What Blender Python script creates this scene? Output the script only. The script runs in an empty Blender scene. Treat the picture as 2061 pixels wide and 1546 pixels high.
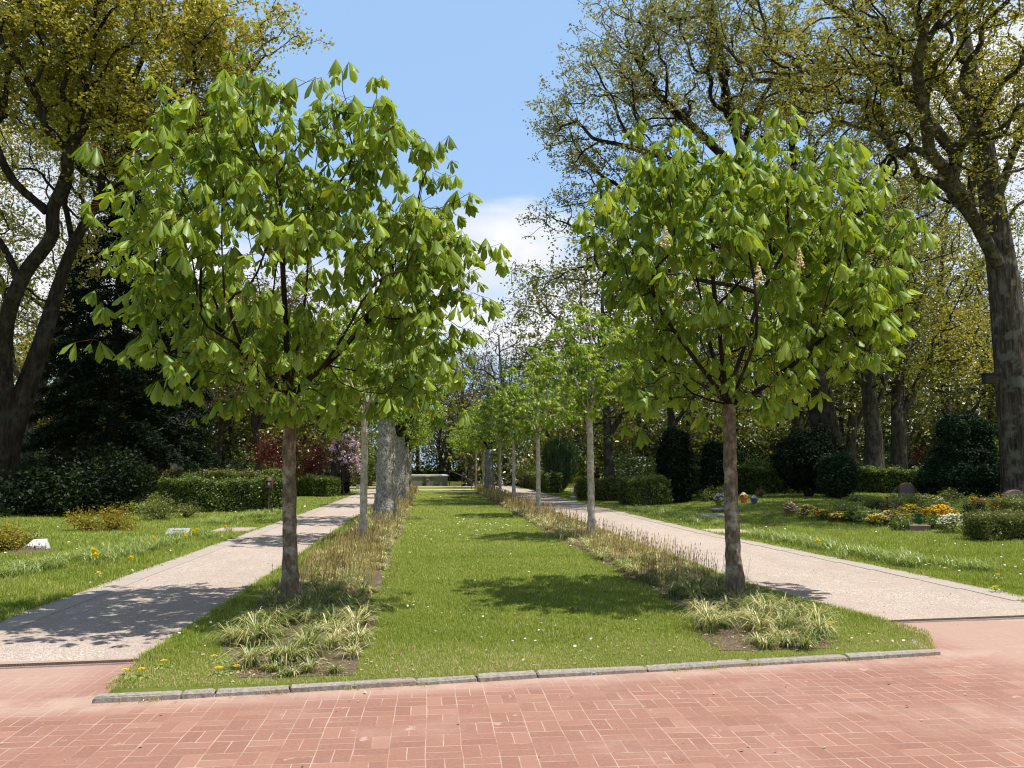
import bpy, math, random, time
import numpy as np
from mathutils import Vector, Matrix
T0 = time.time()
R = math.radians
rng = np.random.default_rng(7)
random.seed(7)
scene = bpy.context.scene
COL = scene.collection

# ------------------------------------------------------------------ camera
F = 1650.0; CAMH = 1.6; PITCH = math.atan((940 - 773) / F)
cam = bpy.data.cameras.new("camera"); cam_o = bpy.data.objects.new("camera", cam); COL.objects.link(cam_o)
cam.sensor_width = 36; cam.lens = 36 * F / 2061
cam.clip_start = 0.05; cam.clip_end = 3000
cam_o.location = (0, 0, CAMH); cam_o.rotation_euler = (R(90) + PITCH, 0, 0)
scene.camera = cam_o

# ------------------------------------------------------------------ sun, sky, exposure
SH = Vector((-0.33, 0.10, -1.0)).normalized()          # the way the light travels
SUN = -SH
sun = bpy.data.lights.new("sun", 'SUN'); sun.energy = 5.0; sun.angle = R(0.55); sun.color = (1.0, 0.95, 0.87)
sun_o = bpy.data.objects.new("sun", sun); COL.objects.link(sun_o)
sun_o.rotation_euler = SH.to_track_quat('-Z', 'Y').to_euler(); sun_o.location = (20, -5, 40)
world = bpy.data.worlds.new("World"); scene.world = world; world.use_nodes = True
wn = world.node_tree; wn.nodes.clear()
def N(nt, kind, **kw):
    n = nt.nodes.new(kind)
    for k, v in kw.items():
        if k.startswith('i_'): n.inputs[int(k[2:])].default_value = v
        else: setattr(n, k, v)
    return n
sky = N(wn, 'ShaderNodeTexSky', sky_type='NISHITA'); sky.sun_disc = False
sky.sun_elevation = math.asin(SUN.z); sky.sun_rotation = math.atan2(SUN.x, SUN.y)
sky.air_density = 1.0; sky.dust_density = 0.6; sky.ozone_density = 2.0
bg = N(wn, 'ShaderNodeBackground'); bg.inputs[1].default_value = 0.092
out = N(wn, 'ShaderNodeOutputWorld')
tc = N(wn, 'ShaderNodeTexCoord'); sep = N(wn, 'ShaderNodeSeparateXYZ')
L = wn.links.new
L(tc.outputs['Generated'], sep.inputs[0])
mp = N(wn, 'ShaderNodeMapping'); mp.inputs['Scale'].default_value = (3.2, 3.2, 7.0); mp.inputs['Location'].default_value = (1.35, 0.4, 0.2)
L(tc.outputs['Generated'], mp.inputs[0])
cn = N(wn, 'ShaderNodeTexNoise'); cn.inputs['Scale'].default_value = 1.0; cn.inputs['Detail'].default_value = 9; cn.inputs['Roughness'].default_value = 0.56
L(mp.outputs[0], cn.inputs['Vector'])
def M(nt, op, a, b=None, c=None, clamp=False):
    n = nt.nodes.new('ShaderNodeMath'); n.operation = op; n.use_clamp = clamp
    for i, v in enumerate((a, b, c)):
        if v is None: continue
        if isinstance(v, (int, float)): n.inputs[i].default_value = v
        else: nt.links.new(v, n.inputs[i])
    return n.outputs[0]
def SS(nt, v, a, b, x=0.0, y=1.0):
    n = nt.nodes.new('ShaderNodeMapRange'); n.interpolation_type = 'SMOOTHSTEP'
    nt.links.new(v, n.inputs[0])
    for i, q in zip((1, 2, 3, 4), (a, b, x, y)): n.inputs[i].default_value = q
    return n.outputs[0]
# a bank of cumulus low over the horizon, another high on the right
lowband = M(wn, 'MULTIPLY', SS(wn, sep.outputs[2], 0.38, 0.18), SS(wn, sep.outputs[2], 0.09, 0.17))
right = M(wn, 'MULTIPLY', SS(wn, sep.outputs[0], 0.30, 0.46), SS(wn, sep.outputs[2], 0.75, 0.6))
left = M(wn, 'MULTIPLY', SS(wn, sep.outputs[0], -0.28, -0.42), SS(wn, sep.outputs[2], 0.42, 0.3))
cov = M(wn, 'MAXIMUM', M(wn, 'MULTIPLY', lowband, 0.30), M(wn, 'MAXIMUM', M(wn, 'MULTIPLY', right, 0.30), M(wn, 'MULTIPLY', left, 0.26)))
gap = M(wn, 'MULTIPLY', SS(wn, M(wn, 'ABSOLUTE', M(wn, 'ADD', sep.outputs[0], 0.015)), 0.16, 0.03), M(wn, 'MULTIPLY', SS(wn, sep.outputs[2], 0.36, 0.26), SS(wn, sep.outputs[2], 0.14, 0.2)))
cov = M(wn, 'MAXIMUM', cov, M(wn, 'MULTIPLY', gap, 0.30))
dens = M(wn, 'ADD', cn.outputs[0], cov)
cl = SS(wn, dens, 0.60, 0.86)
mixc = N(wn, 'ShaderNodeMix', data_type='RGBA')
L(cl, mixc.inputs[0])
tint = N(wn, 'ShaderNodeMix', data_type='RGBA', blend_type='MIX'); tint.inputs[0].default_value = 0.6
tint.inputs[7].default_value = (3.9, 6.2, 9.6, 1)
L(sky.outputs[0], tint.inputs[6])
cln = N(wn, 'ShaderNodeTexNoise'); cln.inputs['Scale'].default_value = 9; cln.inputs['Detail'].default_value = 5
L(tc.outputs['Generated'], cln.inputs['Vector'])
ccol = N(wn, 'ShaderNodeMix', data_type='RGBA')
L(SS(wn, cln.outputs[0], 0.35, 0.65), ccol.inputs[0])
ccol.inputs[6].default_value = (6.6, 6.8, 7.4, 1); ccol.inputs[7].default_value = (8.3, 8.3, 8.4, 1)
L(tint.outputs[2], mixc.inputs[6]); L(ccol.outputs[2], mixc.inputs[7])
zen = N(wn, 'ShaderNodeMix', data_type='RGBA', blend_type='MULTIPLY'); zen.inputs[0].default_value = 1.0
zc = N(wn, 'ShaderNodeCombineColor'); zf = SS(wn, sep.outputs[2], 0.50, 0.80, 1.0, 0.42)     # the sky deepens towards the zenith
for k_ in range(3): L(zf, zc.inputs[k_])
L(mixc.outputs[2], zen.inputs[6]); L(zc.outputs[0], zen.inputs[7]); L(zen.outputs[2], bg.inputs[0]); L(bg.outputs[0], out.inputs[0])
scene.view_settings.view_transform = 'Standard'; scene.view_settings.look = 'None'
scene.view_settings.exposure = 0.5; scene.view_settings.gamma = 1.0
scene.cycles.filter_width = 1.15; scene.cycles.max_bounces = 7; scene.cycles.diffuse_bounces = 3; scene.cycles.glossy_bounces = 2
scene.cycles.transmission_bounces = 4; scene.cycles.transparent_max_bounces = 8
scene.cycles.caustics_reflective = False; scene.cycles.caustics_refractive = False

# ------------------------------------------------------------------ coordinates
TH = math.atan((870 - 1030.5) / F)
DW = np.array([math.sin(TH), math.cos(TH)]); EU = np.array([math.cos(TH), -math.sin(TH)])
def UW(u, w): return EU[0] * u + DW[0] * w, EU[1] * u + DW[1] * w     # avenue coordinates -> x, y
def toUW(x, y): return x * EU[0] + y * EU[1], x * DW[0] + y * DW[1]
def sstep(a, b, x): t = np.clip((np.asarray(x, float) - a) / (b - a), 0, 1); return t * t * (3 - 2 * t)
def hgt(x, y):
    u, w = toUW(np.asarray(x, float), np.asarray(y, float))
    h = 0.38 * sstep(8.5, 15, u) * sstep(17, 30, w) + 0.25 * sstep(-8, -16, u) * sstep(22, 34, w)
    h = h + 0.05 * sstep(7.6, 10, np.abs(u)) * (np.sin(x * 0.45 + 1) * np.cos(y * 0.33)) * sstep(10, 16, w)
    return h
def ray(px, py):
    dx = (px - 1030.5) / F; dz = -(py - 773) / F
    c, s = math.cos(PITCH), math.sin(PITCH)
    return np.array([dx, c - dz * s, s + dz * c])
def G(px, py):
    r = ray(px, py); z = 0.0
    for _ in range(12):
        t = (z - CAMH) / r[2]; z = float(hgt(r[0] * t, r[1] * t))
    return np.array([r[0] * t, r[1] * t, z])
def P(px, py, depth):
    r = ray(px, py); t = depth / r[1]
    return np.array([r[0] * t, depth, CAMH + r[2] * t])
def GX(px, depth):                       # ground point at this depth seen in this column
    r = ray(px, 940); t = depth / r[1]; x = r[0] * t
    return np.array([x, depth, float(hgt(x, depth))])

# ------------------------------------------------------------------ objects
def mk(name, V, Fs, mat=None, parent=None, attr=None, attr2=None, smooth=False, loc=None):
    V = np.asarray(V, np.float32).reshape(-1, 3)
    if not isinstance(Fs, list): Fs = [Fs]
    Fs = [np.asarray(f, np.int32) for f in Fs if len(f)]
    me = bpy.data.meshes.new(name)
    me.vertices.add(len(V)); me.vertices.foreach_set('co', V.ravel())
    idx = np.concatenate([f.ravel() for f in Fs])
    tot = np.concatenate([np.full(len(f), f.shape[1], np.int32) for f in Fs])
    st = np.concatenate([[0], np.cumsum(tot)[:-1]]).astype(np.int32)
    me.loops.add(len(idx)); me.loops.foreach_set('vertex_index', idx)
    me.polygons.add(len(tot)); me.polygons.foreach_set('loop_start', st)
    me.polygons.foreach_set('use_smooth', np.full(len(tot), smooth))
    me.update(calc_edges=True)
    for nm, a in (('v', attr), ('m', attr2)):
        if a is not None:
            at = me.attributes.new(nm, 'FLOAT', 'POINT'); at.data.foreach_set('value', np.asarray(a, np.float32))
    if mat: me.materials.append(mat)
    o = bpy.data.objects.new(name, me); COL.objects.link(o)
    if parent: o.parent = parent
    if loc is not None: o.location = loc
    return o
def tag(o, label=None, cat=None, group=None, kind=None):
    if label: o['label'] = label
    if cat: o['category'] = cat
    if group: o['group'] = group
    if kind: o['kind'] = kind
    return o
def empty(name, loc=(0, 0, 0), label=None, cat=None, group=None, rz=0.0, sc=1.0):
    o = bpy.data.objects.new(name, None); COL.objects.link(o); o.location = tuple(float(c) for c in loc)
    o.rotation_euler = (0, 0, rz); o.scale = (sc, sc, sc); o.empty_display_size = 0.3
    return tag(o, label, cat, group)
def copy_tree(o, loc, rz=0, sc=1.0, label=None, parent=None, group=None):
    c = o.copy(); COL.objects.link(c); c.parent = parent
    if parent is None:
        c.location = tuple(float(q) for q in loc); c.rotation_euler = (0, 0, rz); c.scale = sc if isinstance(sc, tuple) else (sc, sc, sc)
        if label: c['label'] = label
        if group: c['group'] = group
    for ch in list(o.children): copy_tree(ch, None, parent=c)
    return c

class MB:
    def __init__(s): s.V = []; s.Q = []; s.T = []; s.A = []; s.n = 0
    def add(s, V, Q=None, T=None, a=0.5):
        V = np.asarray(V, float).reshape(-1, 3); k = len(V)
        if Q is not None and len(Q): s.Q.append(np.asarray(Q) + s.n)
        if T is not None and len(T): s.T.append(np.asarray(T) + s.n)
        s.V.append(V); s.A.append(np.broadcast_to(np.asarray(a, float), (k,)).copy()); s.n += k
        return s
    def box(s, c, size, rz=0, a=0.5, taper=1.0, bev=0.0):
        x, y, z = np.array(size) / 2
        if bev <= 0:
            V = np.array([[sx * x * (taper if sz > 0 else 1), sy * y * (taper if sz > 0 else 1), sz * z] for sz in (-1, 1) for sy in (-1, 1) for sx in (-1, 1)])
            Q = [[0, 2, 3, 1], [4, 5, 7, 6], [0, 1, 5, 4], [2, 6, 7, 3], [0, 4, 6, 2], [1, 3, 7, 5]]
        else:
            b = bev; rings = []
            for (zz, ins) in ((-z, b), (-z + b, 0), (z - b, 0), (z, b)):
                xx, yy = x - ins, y - ins; k = b * 0.7
                rings.append([[-xx + k, -yy, zz], [xx - k, -yy, zz], [xx, -yy + k, zz], [xx, yy - k, zz], [xx - k, yy, zz], [-xx + k, yy, zz], [-xx, yy - k, zz], [-xx, -yy + k, zz]])
            V = np.array(rings).reshape(-1, 3); Q = []
            for r in range(3):
                for i in range(8): j = (i + 1) % 8; Q.append([r * 8 + i, r * 8 + j, r * 8 + 8 + j, r * 8 + 8 + i])
            t = 24; Q += [[t, t + 1, t + 2, t + 7], [t + 7, t + 2, t + 3, t + 6], [t + 6, t + 3, t + 4, t + 5]]
            Q += [[7, 2, 1, 0], [6, 3, 2, 7], [5, 4, 3, 6]]
        cz, sz_ = math.cos(rz), math.sin(rz)
        V = V @ np.array([[cz, sz_, 0], [-sz_, cz, 0], [0, 0, 1]]) + np.array(c)
        return s.add(V, Q, a=a)
    def lathe(s, c, prof, n=16, a=0.5, cap=True):
        ang = np.linspace(0, 2 * math.pi, n, endpoint=False)
        V = np.array([[r * math.cos(t), r * math.sin(t), z] for r, z in prof for t in ang]) + np.array(c)
        Q = [[k * n + i, k * n + (i + 1) % n, (k + 1) * n + (i + 1) % n, (k + 1) * n + i] for k in range(len(prof) - 1) for i in range(n)]
        Tt = []
        if cap:
            V = np.vstack([V, np.array(c) + [0, 0, prof[0][1]], np.array(c) + [0, 0, prof[-1][1]]]); b = len(prof) * n
            Tt = [[b, (i + 1) % n, i] for i in range(n)] + [[b + 1, (len(prof) - 1) * n + i, (len(prof) - 1) * n + (i + 1) % n] for i in range(n)]
        return s.add(V, Q, Tt, a)
    def tube(s, pts, rad, n=6, a=0.5, cap=True):
        pts = np.asarray(pts, float); k = len(pts)
        rad = np.broadcast_to(np.asarray(rad, float), (k,))
        tan = np.gradient(pts, axis=0); tan /= np.linalg.norm(tan, axis=1)[:, None] + 1e-9
        ref = np.array([1.0, 0, 0]) if abs(tan[0][0]) < 0.8 else np.array([0, 1.0, 0])
        ang = np.linspace(0, 2 * math.pi, n, endpoint=False); ca, sa = np.cos(ang)[:, None], np.sin(ang)[:, None]
        V = np.empty((k, n, 3)); u = ref
        for i in range(k):
            u = u - tan[i] * (u @ tan[i]); u = u / (np.linalg.norm(u) + 1e-9); w = np.cross(tan[i], u)
            V[i] = pts[i] + rad[i] * (ca * u + sa * w)
        ii = np.arange(k - 1)[:, None] * n; jj = np.arange(n)[None]; j2 = (jj + 1) % n
        Q = np.stack([ii + jj, ii + j2, ii + n + j2, ii + n + jj], -1).reshape(-1, 4)
        Tt = None
        V = V.reshape(-1, 3)
        if cap:
            V = np.vstack([V, pts[-1:] + tan[-1] * rad[-1] * 0.5]); b = k * n; e = (k - 1) * n
            Tt = [[b, e + j, e + (j + 1) % n] for j in range(n)]
        return s.add(V, Q, Tt, a)
    def build(s, name, mat, parent=None, smooth=False, loc=None):
        Fs = []
        if s.Q: Fs.append(np.concatenate(s.Q))
        if s.T: Fs.append(np.concatenate(s.T))
        return mk(name, np.concatenate(s.V), Fs, mat, parent, attr=np.concatenate(s.A), smooth=smooth, loc=loc)

# ------------------------------------------------------------------ materials
MT = {}
def newmat(name):
    m = bpy.data.materials.new(name); m.use_nodes = True; nt = m.node_tree; nt.nodes.clear()
    o = nt.nodes.new('ShaderNodeOutputMaterial'); return m, nt, o
def ramp(nt, fac, stops):
    n = nt.nodes.new('ShaderNodeValToRGB'); el = n.color_ramp.elements
    while len(el) < len(stops): el.new(0.5)
    for e, (p, c) in zip(el, stops): e.position = p; e.color = (*c, 1)
    if fac is not None: nt.links.new(fac, n.inputs[0])
    return n.outputs[0]
def mixc_(nt, fac, a, b, blend='MIX'):
    n = nt.nodes.new('ShaderNodeMix'); n.data_type = 'RGBA'; n.blend_type = blend
    for i, v in ((0, fac), (6, a), (7, b)):
        if isinstance(v, (int, float)): n.inputs[i].default_value = v
        elif isinstance(v, tuple): n.inputs[i].default_value = (*v, 1)
        else: nt.links.new(v, n.inputs[i])
    return n.outputs[2]
def noise(nt, scale, detail=4, rough=0.55, vec=None, out=0):
    n = nt.nodes.new('ShaderNodeTexNoise'); n.inputs['Scale'].default_value = scale; n.inputs['Detail'].default_value = detail; n.inputs['Roughness'].default_value = rough
    if vec is not None: nt.links.new(vec, n.inputs['Vector'])
    return n.outputs[out]
def coord(nt, which='Object', scale=None, rot=None):
    t = nt.nodes.new('ShaderNodeTexCoord').outputs[which]
    if scale or rot:
        m = nt.nodes.new('ShaderNodeMapping')
        if scale: m.inputs['Scale'].default_value = scale
        if rot: m.inputs['Rotation'].default_value = rot
        nt.links.new(t, m.inputs[0]); t = m.outputs[0]
    return t
def bsdf(nt, o, col, rough=0.8, spec=0.3, bump=None, bstr=0.3, bdist=0.02, metal=0.0):
    p = nt.nodes.new('ShaderNodeBsdfPrincipled'); p.inputs['Roughness'].default_value = rough
    p.inputs['Specular IOR Level'].default_value = spec; p.inputs['Metallic'].default_value = metal
    if isinstance(col, tuple): p.inputs['Base Color'].default_value = (*col, 1)
    else: nt.links.new(col, p.inputs['Base Color'])
    if bump is not None:
        b = nt.nodes.new('ShaderNodeBump'); b.inputs['Strength'].default_value = bstr; b.inputs['Distance'].default_value = bdist
        nt.links.new(bump, b.inputs['Height']); nt.links.new(b.outputs[0], p.inputs['Normal'])
    nt.links.new(p.outputs[0], o.inputs[0]); return p
def attr(nt, name='v'):
    a = nt.nodes.new('ShaderNodeAttribute'); a.attribute_name = name; return a.outputs['Fac']
def leafmat(name, stops, trans=0.35, tcol=(1.25, 1.3, 0.6), gloss=0.06, grough=0.35, rib=None, stalk=None):
    m, nt, o = newmat(name); a = attr(nt)
    c = ramp(nt, a, stops)
    if rib: c = mixc_(nt, attr(nt, 'm'), c, rib)
    if stalk:
        c = mixc_(nt, M(nt, 'LESS_THAN', a, -0.5), c, stalk)
    d = nt.nodes.new('ShaderNodeBsdfDiffuse'); t = nt.nodes.new('ShaderNodeBsdfTranslucent')
    nt.links.new(c, d.inputs[0]); nt.links.new(mixc_(nt, 1.0, c, tcol, 'MULTIPLY'), t.inputs[0])
    mx = nt.nodes.new('ShaderNodeMixShader'); mx.inputs[0].default_value = trans
    nt.links.new(d.outputs[0], mx.inputs[1]); nt.links.new(t.outputs[0], mx.inputs[2])
    g = nt.nodes.new('ShaderNodeBsdfGlossy'); g.inputs['Roughness'].default_value = grough
    m2 = nt.nodes.new('ShaderNodeMixShader'); m2.inputs[0].default_value = gloss
    nt.links.new(mx.outputs[0], m2.inputs[1]); nt.links.new(g.outputs[0], m2.inputs[2]); nt.links.new(m2.outputs[0], o.inputs[0])
    MT[name] = m; return m
leafmat('chestnut_leaf', [(0, (0.06, 0.125, 0.01)), (0.45, (0.18, 0.30, 0.026)), (1, (0.36, 0.47, 0.065))], 0.42, (1.6, 1.4, 0.35), 0.022, 0.42, rib=(0.22, 0.30, 0.06), stalk=(0.20, 0.09, 0.02))
leafmat('young_chestnut_leaf', [(0, (0.08, 0.15, 0.01)), (0.5, (0.18, 0.28, 0.02)), (1, (0.33, 0.41, 0.05))], 0.45, (1.5, 1.4, 0.45), 0.03, 0.42, stalk=(0.15, 0.08, 0.02))
leafmat('oak_gold', [(0, (0.13, 0.125, 0.022)), (0.5, (0.31, 0.29, 0.05)), (1, (0.54, 0.49, 0.10))], 0.42, (1.3, 1.25, 0.7), 0.03)
leafmat('oak_olive', [(0, (0.10, 0.105, 0.04)), (0.5, (0.235, 0.235, 0.085)), (1, (0.44, 0.42, 0.15))], 0.40, (1.2, 1.2, 0.8), 0.04, 0.4)
leafmat('oak_mid', [(0, (0.11, 0.11, 0.03)), (0.5, (0.27, 0.26, 0.06)), (1, (0.52, 0.47, 0.10))], 0.40, (1.25, 1.2, 0.7), 0.03)
leafmat('wood_leaf', [(0, (0.075, 0.085, 0.02)), (0.5, (0.17, 0.175, 0.035)), (1, (0.36, 0.33, 0.06))], 0.35)
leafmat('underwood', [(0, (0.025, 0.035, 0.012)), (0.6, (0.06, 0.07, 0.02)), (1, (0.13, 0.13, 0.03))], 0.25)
leafmat('wood_brown', [(0, (0.07, 0.055, 0.03)), (0.5, (0.13, 0.10, 0.05)), (1, (0.2, 0.17, 0.07))], 0.3)
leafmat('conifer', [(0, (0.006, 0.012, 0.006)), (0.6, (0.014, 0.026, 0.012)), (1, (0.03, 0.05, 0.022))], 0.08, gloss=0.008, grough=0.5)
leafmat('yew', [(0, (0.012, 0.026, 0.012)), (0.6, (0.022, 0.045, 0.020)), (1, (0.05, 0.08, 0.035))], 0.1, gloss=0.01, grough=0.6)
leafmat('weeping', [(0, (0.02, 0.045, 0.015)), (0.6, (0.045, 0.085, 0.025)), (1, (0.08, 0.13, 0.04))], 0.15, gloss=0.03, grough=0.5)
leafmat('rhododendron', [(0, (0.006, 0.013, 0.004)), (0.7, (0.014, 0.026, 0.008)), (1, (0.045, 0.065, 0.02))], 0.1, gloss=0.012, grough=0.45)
leafmat('hedge', [(0, (0.045, 0.085, 0.014)), (0.5, (0.11, 0.16, 0.028)), (1, (0.26, 0.27, 0.05))], 0.25, gloss=0.05, grough=0.4)
leafmat('box_leaf', [(0, (0.06, 0.08, 0.015)), (0.5, (0.14, 0.16, 0.03)), (1, (0.26, 0.26, 0.05))], 0.25, gloss=0.05, grough=0.4)
leafmat('golden', [(0, (0.12, 0.10, 0.015)), (0.5, (0.26, 0.20, 0.02)), (1, (0.42, 0.32, 0.03))], 0.25, gloss=0.03)
leafmat('maple_red', [(0, (0.07, 0.012, 0.012)), (0.5, (0.15, 0.022, 0.022)), (1, (0.26, 0.045, 0.035))], 0.35, (1.3, 0.9, 0.8))
leafmat('magnolia_pink', [(0, (0.62, 0.36, 0.50)), (0.5, (0.78, 0.55, 0.68)), (1, (0.9, 0.78, 0.84))], 0.4, (1, 1, 1))
leafmat('lawn_blade', [(0, (0.12, 0.18, 0.02)), (0.45, (0.235, 0.30, 0.042)), (0.75, (0.35, 0.38, 0.09)), (1, (0.56, 0.48, 0.26))], 0.35, (1.2, 1.25, 0.6), 0.01, 0.45)
leafmat('bed_blade', [(0, (0.10, 0.15, 0.03)), (0.3, (0.22, 0.26, 0.06)), (0.6, (0.50, 0.44, 0.18)), (1, (0.82, 0.75, 0.48))], 0.3, (1.1, 1.1, 0.8), 0.04, 0.45)
leafmat('seed_stalk', [(0, (0.12, 0.08, 0.03)), (0.5, (0.34, 0.24, 0.09)), (1, (0.60, 0.48, 0.20))], 0.15, gloss=0.02)
leafmat('daffodil_leaf', [(0, (0.13, 0.19, 0.05)), (0.5, (0.26, 0.33, 0.09)), (1, (0.52, 0.52, 0.22))], 0.3, gloss=0.03)
leafmat('petal_yellow', [(0, (0.75, 0.50, 0.01)), (1, (0.9, 0.68, 0.02))], 0.25, (1, 1, 1), 0.0)
leafmat('petal_white', [(0, (0.7, 0.7, 0.6)), (1, (0.85, 0.85, 0.8))], 0.25, (1, 1, 1), 0.0)
leafmat('petal_cream', [(0, (0.6, 0.5, 0.28)), (1, (0.85, 0.78, 0.5))], 0.25, (1, 1, 1), 0.0)
leafmat('petal_orange', [(0, (0.75, 0.12, 0.01)), (1, (0.85, 0.3, 0.02))], 0.25, (1, 1, 1), 0.0)
leafmat('petal_red', [(0, (0.5, 0.01, 0.01)), (1, (0.7, 0.03, 0.02))], 0.25, (1, 1, 1), 0.0)
leafmat('petal_pink', [(0, (0.55, 0.12, 0.2)), (1, (0.75, 0.3, 0.4))], 0.25, (1, 1, 1), 0.0)
leafmat('petal_violet', [(0, (0.25, 0.15, 0.45)), (1, (0.6, 0.55, 0.75))], 0.25, (1, 1, 1), 0.0)
leafmat('litter', [(0, (0.12, 0.06, 0.03)), (0.5, (0.30, 0.19, 0.10)), (1, (0.5, 0.40, 0.28))], 0.15)

def barkmat(name, c1, c2, c3, sc=18, vz=0.25, bstr=0.6, bdist=0.02, patch=None):
    m, nt, o = newmat(name); v = coord(nt, 'Object', (1, 1, vz))
    n1 = noise(nt, sc, 8, 0.65, v); n2 = noise(nt, sc * 0.2, 4, 0.6, coord(nt))
    c = ramp(nt, n1, [(0.3, c1), (0.52, c2), (0.75, c3)])
    if patch: c = mixc_(nt, SS(nt, n2, 0.5, 0.64, 0, 0.75), c, patch)
    vo = nt.nodes.new('ShaderNodeTexVoronoi'); vo.feature = 'DISTANCE_TO_EDGE'; vo.inputs['Scale'].default_value = sc * 0.8; nt.links.new(v, vo.inputs['Vector'])
    hgt_ = M(nt, 'ADD', n1, M(nt, 'MINIMUM', vo.outputs[0], 0.25))
    bsdf(nt, o, c, 0.95, 0.04, hgt_, bstr, bdist); MT[name] = m
barkmat('young_bark', (0.06, 0.046, 0.032), (0.155, 0.12, 0.082), (0.29, 0.24, 0.17), 26, 0.45, 0.8, 0.015, (0.37, 0.35, 0.27))
barkmat('pale_bark', (0.19, 0.16, 0.12), (0.38, 0.33, 0.26), (0.54, 0.48, 0.39), 25, 0.5, 0.4, 0.01, (0.52, 0.49, 0.40))
barkmat('rough_bark', (0.07, 0.062, 0.052), (0.29, 0.27, 0.24), (0.46, 0.42, 0.36), 14, 0.7, 1.0, 0.05)
barkmat('oak_bark', (0.010, 0.008, 0.006), (0.030, 0.024, 0.018), (0.07, 0.057, 0.045), 9, 0.18, 1.0, 0.06, (0.05, 0.05, 0.034))
barkmat('ridged_bark_lit', (0.014, 0.011, 0.009), (0.07, 0.057, 0.045), (0.18, 0.15, 0.12), 11, 0.14, 1.0, 0.07, (0.15, 0.145, 0.115))  # oak bark in a lighter colour, sunlight on the right edge trunk painted in
barkmat('dark_twig', (0.015, 0.011, 0.008), (0.035, 0.026, 0.02), (0.065, 0.05, 0.038), 10, 0.3, 0.4)
barkmat('grey_trunk', (0.022, 0.018, 0.014), (0.065, 0.055, 0.044), (0.14, 0.12, 0.10), 8, 0.3, 0.9, 0.05, (0.12, 0.115, 0.085))
barkmat('birch_bark', (0.10, 0.09, 0.08), (0.28, 0.26, 0.23), (0.42, 0.40, 0.36), 6, .5, 0.3)

def stonemat(name, c1, c2, sc=30, rough=0.8, spots=None, bstr=0.25):
    m, nt, o = newmat(name); n1 = noise(nt, sc, 7, 0.7, coord(nt)); n2 = noise(nt, sc * 0.12, 4, 0.6, coord(nt))
    c = ramp(nt, n1, [(0.3, c1), (0.7, c2)])
    if spots: c = mixc_(nt, SS(nt, n2, 0.48, 0.62, 0, 0.7), c, spots)
    bsdf(nt, o, c, rough, 0.3, n1, bstr, 0.01); MT[name] = m
stonemat('kerb_stone', (0.14, 0.125, 0.105), (0.38, 0.345, 0.30), 34, spots=(0.30, 0.24, 0.20), bstr=0.7)
stonemat('edge_slab', (0.27, 0.23, 0.195), (0.40, 0.35, 0.30), 40, spots=(0.34, 0.28, 0.235))
stonemat('dark_granite', (0.05, 0.055, 0.06), (0.14, 0.14, 0.15), 60, 0.4)
stonemat('pale_stone', (0.22, 0.22, 0.22), (0.38, 0.38, 0.37), 30)
stonemat('white_stone', (0.42, 0.42, 0.41), (0.62, 0.62, 0.6), 20, spots=(0.36, 0.36, 0.32))
stonemat('red_granite', (0.10, 0.065, 0.06), (0.21, 0.14, 0.125), 60, 0.6)
stonemat('basin_wall', (0.16, 0.15, 0.12), (0.30, 0.28, 0.24), 4, spots=(0.14, 0.15, 0.10))
stonemat('concrete_pale', (0.50, 0.47, 0.42), (0.66, 0.63, 0.57), 6)
stonemat('terracotta', (0.45, 0.10, 0.04), (0.6, 0.16, 0.06), 12)
stonemat('green_plastic', (0.01, 0.09, 0.055), (0.015, 0.13, 0.08), 3, 0.4, bstr=0.02)
stonemat('brown_metal', (0.07, 0.035, 0.025), (0.13, 0.07, 0.05), 20, 0.6)
stonemat('iron', (0.05, 0.03, 0.025), (0.12, 0.07, 0.05), 60, 0.7)
stonemat('dark_wood', (0.02, 0.014, 0.01), (0.06, 0.04, 0.03), 15, 0.8)
stonemat('white_glass', (0.7, 0.7, 0.7), (0.8, 0.8, 0.8), 5, 0.3, bstr=0.0)
stonemat('steel', (0.25, 0.25, 0.25), (0.4, 0.4, 0.4), 15, 0.4)
stonemat('earth', (0.05, 0.035, 0.022), (0.17, 0.12, 0.085), 25, 0.95, bstr=0.8)

# ground: lawn under the blades
m, nt, o = newmat('lawn'); v = coord(nt)
c = ramp(nt, noise(nt, 0.55, 5, 0.6, v), [(0.3, (0.12, 0.15, 0.025)), (0.55, (0.16, 0.19, 0.035)), (0.75, (0.20, 0.22, 0.05))])
c = mixc_(nt, SS(nt, noise(nt, 14, 6, 0.7, v), 0.45, 0.75, 0, 0.5), c, (0.27, 0.26, 0.09))
c = mixc_(nt, SS(nt, noise(nt, 60, 3, 0.7, v), 0.35, 0.6, 0.5, 0), c, (0.09, 0.12, 0.02))
bsdf(nt, o, c, 0.95, 0.1, noise(nt, 70, 5, 0.8, v), 0.8, 0.03); MT['lawn'] = m
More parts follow.
